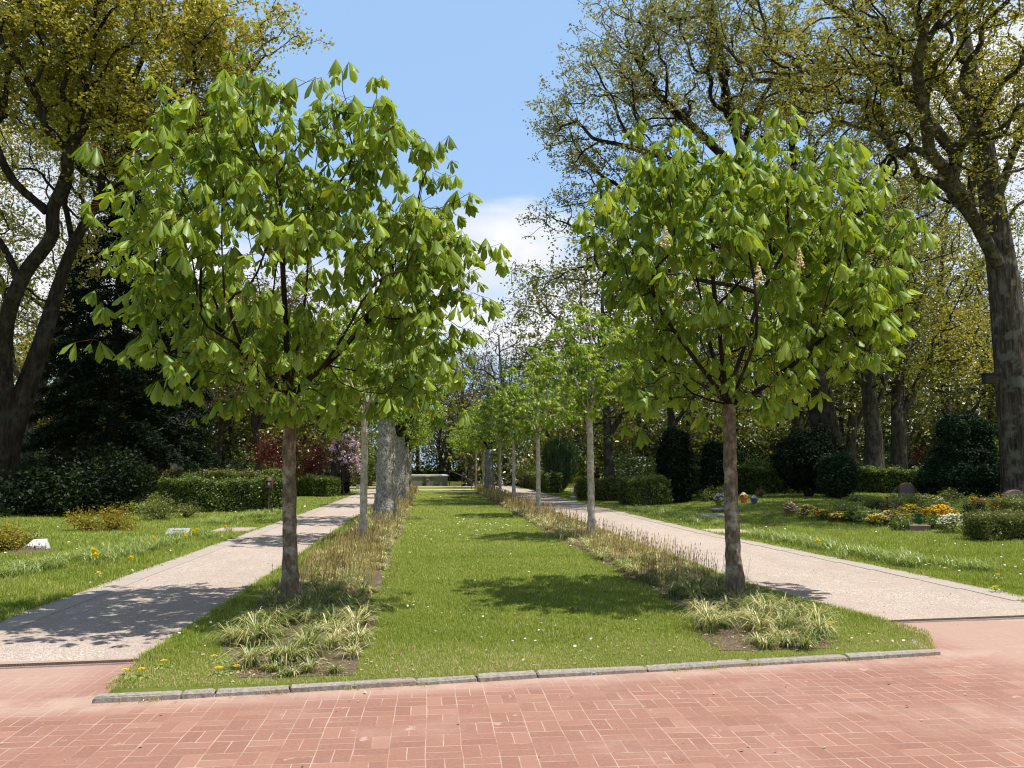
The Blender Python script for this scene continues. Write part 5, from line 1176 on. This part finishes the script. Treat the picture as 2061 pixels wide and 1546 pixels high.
cu = np.concatenate([rng.normal(1.9, .55, 46), rng.normal(1.2, .25, 12), rng.normal(0.3, .7, 26), rng.normal(8.2, .5, 22), rng.normal(9.4, .35, 12)]); cw = np.concatenate([rng.normal(22.6, .8, 46), rng.normal(20.5, .6, 12), rng.normal(20, 2.4, 26), rng.normal(12.3, .35, 22), rng.normal(11.2, .25, 12)])
daisies('daisies', cu, cw, .018)
def litter(name, u, w, sz, z):
    n = len(u); x, y = UW(u, w); p = np.stack([x, y, z], 1); V, F_, A, _ = scatter(OAK_V, OAK_F, p, rot_basis(n, (0, .5)), rng.uniform(.5, 1.3, n) * sz, rng.uniform(0, 1, n)); return tag(mk(name, V, F_, MT['litter'], attr=A), kind='stuff')
u = np.concatenate([rng.uniform(-2.0, 4.3, 240), rng.normal(-.62, .12, 160), rng.normal(-1.1, .35, 290), rng.normal(2.8, .15, 120), rng.normal(3.2, .35, 290), rng.uniform(-6, 8, 40)])
w = np.concatenate([kerb_w(u[:240]) + rng.exponential(.7, 240) + .1, rng.uniform(7.3, 13, 160), rng.uniform(6.45, 7.2, 290), rng.uniform(8.0, 13, 120), rng.uniform(7.0, 7.8, 290), rng.uniform(4.5, 20, 40)])
litter('leaf_litter', u, w, .032, np.where(np.arange(len(u)) < 1100, .055, .02))
n_ = 260; u = np.concatenate([rng.uniform(-4.0, -2.4, 90), rng.uniform(4.6, 6.8, 110), rng.uniform(-4, 5, 60)]); w = np.concatenate([rng.uniform(7.6, 24, 90), rng.uniform(8.6, 24, 110), rng.uniform(4.2, 6.2, 60)])
litter('leaf_litter', u, w, .022, np.full(260, .016))
x, y = UW(rng.uniform(-4.0, 6.6, 900), rng.uniform(7.8, 26, 900)); uu, ww = toUW(x, y); k = (uu < -2.6) | (uu > 4.7); q = MB()
for a_, b_ in zip(x[k], y[k]):
    r_ = rng.uniform(.004, .011); q.lathe((a_, b_, .001), [(r_, 0), (r_ * .8, r_ * .8), (r_ * .2, r_ * 1.1)], 5, 0.5)
tag(q.build('loose_pebbles', MT['pale_stone']), kind='stuff')
# weeds in the kerb joint
u = np.concatenate([rng.normal(c, .05, 26) for c in (-1.1, -.55, -.1, 1.95, 2.25, 2.6, 3.4, -1.9)] + [rng.uniform(-2.2, 4.3, 120)]); w = kerb_w(u) - .12 + rng.normal(0, .015, len(u)); x, y = UW(u, w)
blades('joint_weeds', x, y, np.full(len(x), .008), rng.uniform(.015, .06, len(x)), .004, 'lawn_blade', lean=.8, segs=1, va=rng.uniform(.3, 1, len(x)))

# dandelions, each its own
DG = 'dandelions in flower'
def dandelion(px, py, label, s=1.0, leaves=8):
    g = G(px, py + 10); rg = np.random.default_rng(int(px)); e = empty('dandelion', (g[0], g[1], g[2] + .03), label, 'dandelion', DG, rz=rg.uniform(0, 6)); h = rg.uniform(.04, .09)
    b = MB(); b.tube([[0, 0, -.02], [.004, 0, h * .6], [.01, .004, h]], [.0022, .002, .002], 5); b.build('stalk', MT['bed_blade'], e)
    P_ = []; n = 90; rr_ = .029 * s * rg.uniform(.15, 1, n) ** .6; a = rg.uniform(0, 6.28, n); q = MB()
    for r_, t in zip(rr_, a):
        c, s_ = math.cos(t), math.sin(t); z = h + .010 * (1 - r_ / .029); q.add([[.01 + .2 * r_ * c, .004 + .2 * r_ * s_, h], [.01 + r_ * c - .003 * s_, .004 + r_ * s_ + .003 * c, z], [.01 + r_ * c + .003 * s_, .004 + r_ * s_ - .003 * c, z]], T=[[0, 1, 2]], a=rg.uniform())
    q.build('flower_head', MT['petal_yellow'], e)
    if leaves:
        q = MB()
        for i in range(leaves):
            t = i * 2.4; c, s_ = math.cos(t), math.sin(t); Lf = rg.uniform(.06, .12); pts = []
            for j, (f, wd, z) in enumerate([(0, .003, 0), (.35, .009, .025), (.6, .006, .03), (.8, .013, .022), (1, .001, .008)]):
                pts += [[Lf * f * c - wd * s_, Lf * f * s_ + wd * c, z], [Lf * f * c + wd * s_, Lf * f * s_ - wd * c, z]]
            q.add(pts, [[2 * j, 2 * j + 1, 2 * j + 3, 2 * j + 2] for j in range(4)], a=rg.uniform(.2, .8))
        q.build('leaf_rosette', MT['daffodil_leaf'], e)
for a in [(326, 1345, 'dandelion highest of those in the left corner, between path and sedge clump'), (254, 1364, 'dandelion nearest the left tip of the lawn'), (286, 1366, 'dandelion on a long pale stalk above a leafy rosette at the left kerb'), (432, 1335, 'small dandelion above the pair beside the left sedge clump'),
          (438, 1361, 'left dandelion of the big pair in front of the left sedge clump', 1.2), (478, 1353, 'right dandelion of the big pair in front of the left sedge clump', 1.2), (517, 1279, 'dandelion left of the near left trunk, lower one'), (534, 1269, 'dandelion left of the near left trunk, upper one'), (608, 1245, 'dandelion right beside the foot of the near left trunk', 1.3),
          (1159, 1222, 'dandelion on the middle lawn at the lower edge of the tree shadow'), (1387, 1225, 'dandelion left of the near right trunk beside the bed'), (1673, 1264, 'dandelion right of the right sedge clump', 1.3), (2004, 1183, 'big dandelion near the right edge on the outer right lawn', 1.5), (1967, 1134, 'dandelion far up the outer right lawn', 1.4), (2010, 1160, 'dandelion above the big one near the right edge', 1.3), (1065, 1190, 'small dandelion left in the open middle lawn')]:
    dandelion(*a)
# daffodil flowers
def daffodil(px, py, label, mat='petal_yellow', s=1.0):
    g = G(px, py + 22); e = empty('daffodil', g, label, 'daffodil', 'daffodils in the outer lawns'); k = g[1] / F; h = 22 * k
    MB().tube([[0, 0, 0], [.01, 0, h * .6], [.02, -.01, h]], [.004, .004, .003], 5).build('stalk', MT['daffodil_leaf'], e)
    q = MB()
    for i in range(6):
        t = i * 1.047; c, s_ = math.cos(t), math.sin(t); r = .045 * s; q.add([[.02, -.02, h], [.02 + r * .6 * c - r * .35 * s_, -.015, h + r * .6 * s_ + r * .35 * c], [.02 + r * c, -.03, h + r * s_], [.02 + r * .6 * c + r * .35 * s_, -.015, h + r * .6 * s_ - r * .35 * c]], [[0, 1, 2, 3]], a=.6)
    pt = q.build('petals', MT[mat], e); tq = MB(); tq.lathe((.02, -.03, h - .02), [(.012 * s, 0), (.018 * s, .02), (.026 * s, .04)], 8); tq.build('trumpet', MT['petal_yellow'], pt)
for a in [(187, 1108, 'upper yellow daffodil of the close pair on the left lawn', 'petal_yellow', 1.2), (191, 1117, 'lower yellow daffodil of the close pair on the left lawn', 'petal_yellow', 1.2), (262, 1123, 'single yellow daffodil right of the close pair on the left lawn'), (388, 1070, 'yellow daffodil just right of the flat slab, front one'), (395, 1067, 'yellow daffodil just right of the flat slab, back one'), (372, 1080, 'yellow daffodil below the flat slab on the left lawn'), (308, 1084, 'yellow daffodil left of the flat slab'), (196, 1155, 'pale daffodil among the leaves low on the left lawn', 'petal_cream'), (1643, 1089, 'lone yellow daffodil in the leaves on the right lawn'), (452, 1060, 'yellow daffodil near the side path on the left')]:
    daffodil(*a)

# ------------------------------------------------------------------ graves
HG = 'grave stones'
def stone(px, py, wpx, hpx, mat, label, shape='round', th=.14, d=None, plinth=None, rz=0, name='headstone', cat='headstone'):
    g = G(px, py) if d is None else GX(px, d); k = g[1] / F; W, Hh = wpx * k, hpx * k; e = empty(name, g, label, cat, HG, rz=rz)
    z0 = 0
    if plinth: MB().box((0, 0, .03), (W * 1.7, th * 2.2, .12), bev=.012).build('plinth', MT[plinth], e); z0 = .085
    pr = []
    if shape == 'round':
        for t in np.linspace(0, math.pi, 11): pr.append((W / 2 * math.cos(t), Hh - W * .42 + W * .42 * math.sin(t)))
    elif shape == 'taper': pr = [(W / 2 * .78, Hh * .93), (W / 2 * .55, Hh), (-W / 2 * .5, Hh * .99), (-W / 2 * .78, Hh * .9)]
    else: pr = [(W / 2, Hh - .02), (W / 2 - .02, Hh), (-W / 2 + .02, Hh), (-W / 2, Hh - .02)]
    pr = [(W / 2, -.05)] + pr + [(-W / 2, -.05)]; n = len(pr)
    V = []
    for (yy, s) in ((-th / 2, .97), (-th / 2 + .012, 1), (th / 2 - .012, 1), (th / 2, .97)): V += [[x_ * s, yy, z0 + max(-.05, z_) * (s if z_ > 0 else 1)] for x_, z_ in pr]
    V = np.array(V); Q = [[r * n + i, r * n + (i + 1) % n, (r + 1) * n + (i + 1) % n, (r + 1) * n + i] for r in range(3) for i in range(n)]
    T = [[0, i + 1, i] for i in range(1, n - 1)] + [[3 * n, 3 * n + i, 3 * n + i + 1] for i in range(1, n - 1)]
    b = MB(); b.add(V, Q, T); so = b.build('stone_slab', MT[mat], e)
    f = MB()                                              # a few worn, unreadable lines
    for i in range(3): f.box((0, -th / 2 - .001, z0 + Hh * (.62 - .13 * i)), (W * (.5 - .1 * i), .004, Hh * .035))
    if wpx > 14 and shape != 'flat': f.build('worn_inscription', MT['dark_granite' if mat != 'dark_granite' else 'pale_stone'], so)
    return e
stone(1162, 1003, 17, 24, 'dark_granite', 'small dark headstone on a pale plinth right of the path', 'taper', plinth='pale_stone')
stone(1416, 992, 30, 58, 'red_granite', 'tall reddish headstone in the shade of the narrow yew', 'round', th=.22)
stone(1438, 1003, 26, 36, 'pale_stone', 'grey round topped headstone behind the grave flowers', 'round', th=.16)
stone(1822, 985, 30, 30, 'red_granite', 'broad rounded reddish headstone in front of the long right hedge', 'round', th=.2, d=33)
stone(2040, 1012, 36, 26, 'red_granite', 'low brown boulder stone at the foot of the right edge oak', 'round', th=.35)
stone(613, 992, 13, 24, 'pale_stone', 'small upright grey headstone seen right of the near left trunk', 'square', plinth='pale_stone')
stone(720, 985, 6, 9, 'pale_stone', 'tiny grey stone beside the second left chestnut', 'square')
stone(1007, 983, 7, 12, 'pale_stone', 'small pale grave stone between the thin right row trunks', 'square', d=84)
stone(1745, 978, 10, 30, 'white_stone', 'slim white headstone far behind the hedge on the right', 'square', d=52)
def slab(px, py, wpx, dep, mat, label, tilt=.25, rz=0, th=.07, lift=.06):
    g = G(px, py); k = g[1] / F; e = empty('grave_slab', (g[0], g[1], g[2] + lift), label, 'grave slab', HG, rz=rz); e.rotation_euler = (tilt, 0, rz)
    so = MB().box((0, 0, 0), (wpx * k, dep, th), bev=.012).build('slab', MT[mat], e)
    MB().box((0, dep * .0, th / 2 + .001), (wpx * k * .5, dep * .12, .003)).build('worn_inscription', MT['dark_granite'], so)
slab(358, 1076, 42, .42, 'pale_stone', 'flat pale grave slab lying tilted on the left lawn', .22, .25)
slab(1462, 1030, 62, .34, 'dark_granite', 'upper flat grey slab left of the near right trunk', .15, -.12)
slab(1432, 1042, 58, .34, 'pale_stone', 'lower flat grey slab left of the near right trunk', .15, -.12)
g = G(76, 1106); e = empty('pillow_stone', g, 'white wedge shaped grave stone near the left edge', 'grave stone', HG, rz=.1)
q = MB(); q.add([[-.22, -.12, -.03], [.22, -.12, -.03], [.2, .13, -.03], [-.2, .13, -.03], [-.2, -.1, .07], [.19, -.1, .08], [.12, .1, .2], [-.13, .1, .19]], [[0, 3, 2, 1], [4, 5, 6, 7], [0, 1, 5, 4], [1, 2, 6, 5], [2, 3, 7, 6], [3, 0, 4, 7]]); q.build('stone', MT['white_stone'], e)
g = G(62, 1110); e = empty('planting_patch', g, 'bare earth patch with dry stems left of the white wedge stone', 'grave bed')
q = MB(); q.lathe((0, 0, -.02), [(.5, 0), (.42, .04), (.2, .06), (.02, .065)], 14); q.build('soil', MT['earth'], e)
q = MB(); rg = np.random.default_rng(4)
for i in range(26): a = rg.uniform(0, 6.28); r_ = rg.uniform(0, .35); q.tube([[r_ * math.cos(a), r_ * math.sin(a), .02], [r_ * math.cos(a) + rg.normal(0, .05), r_ * math.sin(a), rg.uniform(.08, .2)]], [.005, .003], 4)
q.build('dry_stems', MT['dark_twig'], e)
# lantern on a post in front of the hedge
g = G(540, 1030); k = g[1] / F; e = empty('grave_lantern', g, 'brown arched grave lantern with white glass on a thin post at the hedge', 'lantern')
MB().tube([[0, 0, -.05], [0, 0, 46 * k]], [.025, .02], 8).build('post', MT['brown_metal'], e)
q = MB(); W = 7 * k; q.box((0, 0, 50 * k), (W * 2, .16, 5 * k)); q.box((-W * .85, 0, 57 * k), (W * .3, .16, 10 * k)); q.box((W * .85, 0, 57 * k), (W * .3, .16, 10 * k)); q.lathe((0, 0, 61 * k), [(W * 1.05, 0), (W * .9, 3 * k), (W * .4, 6 * k), (.01, 7 * k)], 12); ho = q.build('housing', MT['brown_metal'], e)
MB().lathe((0, 0, 52.4 * k), [(W * .4, 0), (W * .42, 5 * k), (W * .1, 7 * k)], 10).build('glass', MT['white_glass'], ho)

# flowers on graves
FG = 'flower plantings on the graves'
PE = {'y': 'petal_yellow', 'w': 'petal_white', 'c': 'petal_cream', 'o': 'petal_orange', 'r': 'petal_red', 'p': 'petal_pink', 'v': 'petal_violet'}
def flowers(px, py, wpx, hpx, cols, label, seed, leaf='box_leaf', n=150, fl=60, fs=.03, name='flower_clump', cat='flowers', lsz=.05, dep=None):
    e = sh(px, py, wpx, hpx, leaf, label, seed, n=n, size=lsz, group=FG, name=name, cat=cat, sp=.05, nl=6, stems=0, depth=dep)
    g = G(px, py); k = g[1] / F; W, Hh = wpx * k / 2, hpx * k; rg = np.random.default_rng(seed + 5)
    for cc in sorted(set(cols)):
        q = MB(); m_ = int(fl * cols.count(cc) / len(cols))
        for i in range(m_):
            a = rg.uniform(0, 6.28); el = rg.uniform(.0, 1.4); f = rg.uniform(.88, 1.08); D = (dep or W * .8); c = (W * f * math.cos(a) * math.cos(el), D * f * math.sin(a) * math.cos(el), max(.05, Hh * (.45 + .6 * math.sin(el)) * f))
            s_ = fs * rg.uniform(.7, 1.2); q.lathe(c, [(s_ * .2, -s_ * .6), (s_, 0), (s_ * .5, s_ * .35)], 6, rg.uniform())
        q.build('blossoms', MT[PE[cc]], e)
    return e
flowers(1418, 1003, 26, 17, 'cc', 'cream flower bunch in front of the grey round topped headstone', 501, fl=90, fs=.035)
flowers(1449, 1000, 26, 20, 'yy', 'yellow flower bunch just left of the near right trunk', 502, fl=80, fs=.035)
flowers(1452, 1020, 30, 24, 'wwv', 'white and violet flowers below the yellow bunch left of the near right trunk', 503, fl=110, fs=.035)
flowers(1531, 1000, 16, 12, 'pv', 'small pink and violet flowers right of the near right trunk', 504, fl=50, fs=.035)
flowers(1590, 1036, 28, 26, 'ppwc', 'pink topped flower clump at the left end of the right grave bed', 505, fl=110, fs=.03)
flowers(1625, 1042, 44, 24, 'cyyc', 'cream and yellow flower clump second from the left in the right grave bed', 506, fl=260, fs=.032)
flowers(1658, 1038, 30, 18, 'yyo', 'golden yellow clump third from the left in the right grave bed', 507, fl=170, fs=.034)
flowers(1700, 1042, 60, 22, 'c', 'dull green clump with few cream flowers in the right grave bed', 508, 'hedge', fl=50)
flowers(1745, 1052, 46, 26, 'w', 'bluish green leafy clump in the right grave bed', 509, 'daffodil_leaf', fl=6, lsz=.09)
flowers(1795, 1056, 50, 26, 'cyc', 'pale yellow flowers left of the green vase', 510, fl=230, fs=.032)
flowers(1832, 1050, 50, 32, 'yyc', 'yellow flowers behind the green vase', 511, fl=230, fs=.032)
flowers(1898, 1052, 56, 32, 'yyyo', 'bright orange yellow flowers right of the green vase', 512, fl=210, fs=.034)
flowers(1922, 1072, 62, 34, 'wwwc', 'dense white flower clump at the front of the right grave bed', 513, fl=330, fs=.026)
flowers(1957, 1080, 20, 14, 'oo', 'small orange flowers at the left foot of the box hedge', 514, fl=60, fs=.03)
flowers(1870, 1028, 70, 30, 'c', 'yellow green bush behind the green vase', 515, 'box_leaf', fl=60, n=260)
flowers(1915, 1022, 60, 36, 'cy', 'pale leaved bush in front of the large yew', 516, 'box_leaf', fl=14, n=240)
flowers(1958, 1014, 20, 14, 'yy', 'yellow tulips in front of the large yew', 517, fl=40, fs=.04)
flowers(1978, 1020, 34, 16, 'rrr', 'red tulips right of the yellow ones in front of the large yew', 518, fl=60, fs=.045)
flowers(2014, 1026, 22, 20, 'oo', 'orange flowers near the right edge in front of the brown boulder', 519, fl=50, fs=.045)
flowers(1812, 1026, 90, 18, 'c', 'low dark green planting behind the grave bed', 520, 'hedge', fl=8, n=260)
flowers(1172, 984, 22, 12, 'yyy', 'bright yellow flowers at the foot of the clipped hedge beside the urn shaped yew', 521, fl=70, fs=.05)
flowers(1158, 980, 26, 22, 'y', 'golden shrub between the urn shaped yew and the yellow flowers', 522, 'golden', fl=6)
flowers(1725, 1010, 30, 10, 'w', 'small white flowers in front of the long right hedge', 523, 'hedge', fl=30)
ga = G(1962, 1088)
hedge(ga, (ga[0] + 1.9, ga[1] + .25), .50, .75, 'box_leaf', 'clipped box hedge block at the right edge, lit on top', 530, size=.035, dens=1500, group='box hedges on the right graves', name='box_hedge')
ga = G(2012, 1046)
hedge(ga, (ga[0] + 1.8, ga[1] + .2), .46, .6, 'box_leaf', 'second box hedge behind the first at the right edge', 531, size=.04, dens=1100, group='box hedges on the right graves', name='box_hedge')
flowers(1768, 1058, 44, 22, 'yyc', 'yellow flower patch low between the bluish clump and the reddish shrubs', 541, fl=190, fs=.032)
flowers(1690, 1036, 40, 18, 'yyc', 'yellow flower patch behind the dull green clump', 542, fl=150, fs=.032)
flowers(1872, 1050, 40, 26, 'yyo', 'golden flower patch between the vase and the bright orange yellow flowers', 543, fl=190, fs=.034)
flowers(2030, 1034, 50, 20, 'yo', 'yellow and orange flower patch behind the box hedges at the right edge', 544, fl=120, fs=.036)
for i, (px, py, w_, h_, mt, lb) in enumerate([(1688, 1030, 46, 20, 'box_leaf', 'olive cushion behind the dull green clump in the right grave bed'), (1722, 1036, 40, 24, 'hedge', 'green cushion left of the bluish clump in the right grave bed'), (1770, 1040, 44, 24, 'rhododendron', 'dark green tuft above the bluish clump in the right grave bed'),
    (1838, 1030, 40, 30, 'hedge', 'green leafy clump between the reddish shrubs and the yellow green bush'), (1888, 1036, 40, 22, 'box_leaf', 'olive clump behind the orange yellow flowers'), (1935, 1040, 46, 30, 'hedge', 'green clump behind the dense white flowers'), (1960, 1052, 34, 30, 'rhododendron', 'dark clump between the white flowers and the box hedges'), (1990, 1030, 44, 20, 'box_leaf', 'olive clump under the red tulips'),
    (1758, 1022, 40, 16, 'box_leaf', 'low olive patch below the broad rounded headstone, left one'), (1815, 1015, 50, 14, 'hedge', 'low green patch below the broad rounded headstone, right one'), (2045, 1022, 40, 22, 'hedge', 'green clump at the right edge in front of the boulder'), (1812, 1066, 40, 16, 'hedge', 'low green clump left of the brown stone block'), (1884, 1064, 30, 18, 'hedge', 'low green clump right of the brown stone block')]):
    sh(px, py, w_ * 1.15, h_ * 1.15, mt, lb, 700 + i, n=190, size=.05, group='leafy clumps on the right graves', name='plant_clump', cat='plant', sp=.05, stems=0)
sh(1806, 1034, 36, 42, 'wood_brown', 'thin reddish twiggy shrub behind the yellow flowers', 532, n=90, size=.04, name='bare_shrub', nl=4)
sh(1786, 1052, 18, 46, 'wood_brown', 'thin reddish stemmed shrub left of the green vase', 533, n=60, size=.04, name='bare_shrub', nl=4)
sh(1440, 985, 60, 24, 'box_leaf', 'low olive shrub left of the reddish headstone', 534, d=35, n=160, size=.07)
# pots and vase
g = G(1497, 1012); e = empty('flower_pot', g, 'orange terracotta pot with yellow flowers right of the near right trunk', 'flower pot'); k = g[1] / F
MB().lathe((0, 0, 0), [(.09, 0), (.14, .2), (.155, .2), (.155, .24), (.13, .24)], 16).build('pot', MT['terracotta'], e)
rg = np.random.default_rng(6); q = MB()
for i in range(60): a, r_ = rg.uniform(0, 6.28), rg.uniform(0, .15); q.lathe((r_ * math.cos(a), r_ * math.sin(a), .28 + .12 * (1 - r_ / .15)), [(.01, -.02), (.03, 0), (.01, .01)], 6, rg.uniform())
q.build('blossoms', MT['petal_cream'], e); foliage('leaves', blob_pts([(0, 0, .26, .14, .14, .07)], 40, 1, 0, 1, rg), 4, .02, .05, 'box_leaf', e, rg=rg)
g = G(1518, 1014); e = empty('flower_pot', g, 'dark pot with small violet flowers beside the terracotta pot', 'flower pot')
MB().lathe((0, 0, 0), [(.09, 0), (.13, .17), (.145, .17), (.145, .2), (.12, .2)], 16).build('pot', MT['dark_granite'], e)
q = MB()
for i in range(30): a, r_ = rg.uniform(0, 6.28), rg.uniform(0, .12); q.lathe((r_ * math.cos(a), r_ * math.sin(a), .22 + .08 * (1 - r_ / .12)), [(.01, -.02), (.025, 0), (.01, .01)], 6, rg.uniform())
q.build('blossoms', MT['petal_violet'], e)
g = G(1852, 1062); e = empty('grave_vase', (g[0], g[1], g[2] + .08), 'green tapering plastic vase standing in the grave flowers', 'vase')
q = MB(); q.lathe((0, 0, 0), [(.045, 0), (.075, .26), (.09, .265), (.09, .285), (.06, .285)], 18); q.build('cup', MT['green_plastic'], e); MB().lathe((0, 0, -.1), [(.008, 0), (.012, .11)], 8).build('spike', MT['green_plastic'], e)
g = G(1850, 1068); e = empty('grave_kerb', g, 'low brown stone block in front of the green vase', 'stone block', HG, rz=-.12)
MB().box((0, 0, .06), (.5, .14, .17), bev=.015).build('stone', MT['red_granite'], e)
# nest box on the right edge oak
c = P(1992, 762, 29.2); e = empty('nest_box', (c[0], c[1], c[2] - .18), 'dark wooden nest box fixed to the left side of the right edge oak', 'nest box')
q = MB(); q.box((0, 0, .16), (.42, .3, .32)); bo = q.build('box', MT['dark_wood'], e); q = MB(); q.box((-.03, -.02, .35), (.52, .4, .035)); q.build('roof', MT['dark_wood'], e); MB().lathe((0, -.152, .2), [(.03, 0), (.03, .004)], 10).build('entrance', MT['iron'], bo)
q = MB(); q.box((.3, .12, .2), (.26, .04, .06)); q.build('bracket', MT['dark_wood'], e)

# ------------------------------------------------------------------ far end of the vista
def B_uw(b, u0, u1, w0, w1, z0, z1, bev=0.0):
    x, y = UW((u0 + u1) / 2, (w0 + w1) / 2); b.box((x, y, (z0 + z1) / 2), (u1 - u0, w1 - w0, z1 - z0), rz=-TH, bev=bev); return b
x0, y0 = UW(-1, 71); e = empty('stone_basin', (0, 0, 0), 'raised stone basin with a pale rim closing the end of the lawn', 'basin')
q = MB(); B_uw(q, -3.6, 1.35, 71, 71.4, -.1, .80); B_uw(q, 1.05, 1.35, 71.4, 82, -.1, .80); B_uw(q, -3.6, -3.3, 71.4, 82, -.1, .8); q.build('wall', MT['basin_wall'], e)
q = MB(); B_uw(q, -3.7, 1.45, 70.95, 71.6, .803, .88); B_uw(q, .95, 1.45, 71.6, 82, .803, .88); B_uw(q, -3.7, -3.2, 71.6, 82, .803, .88); B_uw(q, -3.7, 1.45, 82, 83, .803, .88); q.build('rim', MT['concrete_pale'], e)
q = MB(); B_uw(q, -3.25, 1.0, 71.5, 82, .0, .72); q.build('floor', MT['concrete_pale'], e)
x, y = UW(-.35, 70.8); e = empty('fountain_pillar', (x, y, 0), 'small stone spout pillar in front of the basin wall', 'pillar', rz=-TH)
MB().box((0, 0, .35), (.34, .3, .76), bev=.02).build('shaft', MT['basin_wall'], e); MB().box((0, 0, .80), (.46, .42, .12), bev=.02).build('cap', MT['pale_stone'], e); MB().lathe((0, -.18, .52), [(.02, -.05), (.07, 0), (.02, .06)], 8).build('spout', MT['terracotta'], e)
# ramp cheek wall with a handrail
e = empty('ramp_rail', (0, 0, 0), 'sloping dark handrail running down beside the basin', 'handrail'); q = MB(); pts = [UW(1.55, 72) + (.95,), UW(2.4, 66) + (.55,), UW(2.9, 60.5) + (.25,)]
q.tube([(p_[0], p_[1], p_[2] + .35) for p_ in pts], .04, 6); q.build('rail', MT['iron'], e)
for p_ in pts:
    MB().tube([(p_[0], p_[1], -.05), (p_[0], p_[1], p_[2] + .35)], .03, 6).build('post', MT['iron'], e)
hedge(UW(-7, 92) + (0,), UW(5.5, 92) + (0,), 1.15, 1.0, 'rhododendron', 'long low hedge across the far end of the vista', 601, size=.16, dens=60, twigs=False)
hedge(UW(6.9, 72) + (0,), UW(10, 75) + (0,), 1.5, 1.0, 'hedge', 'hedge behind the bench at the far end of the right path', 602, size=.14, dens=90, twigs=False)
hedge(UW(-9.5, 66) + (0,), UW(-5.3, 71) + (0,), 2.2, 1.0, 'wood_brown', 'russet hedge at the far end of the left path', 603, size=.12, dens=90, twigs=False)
x, y = UW(7.2, 63.0); e = empty('park_bench', (x, y, 0), 'dark park bench at the far end of the right path', 'bench', rz=-TH - 1.2)
q = MB()
for yy in (-.15, -.03, .09): q.box((0, yy, .44), (1.6, .1, .035))
q.build('seat', MT['dark_wood'], e); q = MB()
for zz in (.6, .74): q.box((0, .2, zz), (1.6, .03, .1))
q.build('backrest', MT['dark_wood'], e)
for sx in (-.65, .65): q = MB(); q.box((sx, -.1, .21), (.06, .06, .42)); q.box((sx, .2, .4), (.06, .05, .8)); q.box((sx, .04, .38), (.06, .36, .05)); q.build('leg', MT['iron'], e)
print('all', round(time.time() - T0, 1), sum(len(o.data.polygons) for o in bpy.data.objects if o.type == 'MESH'))
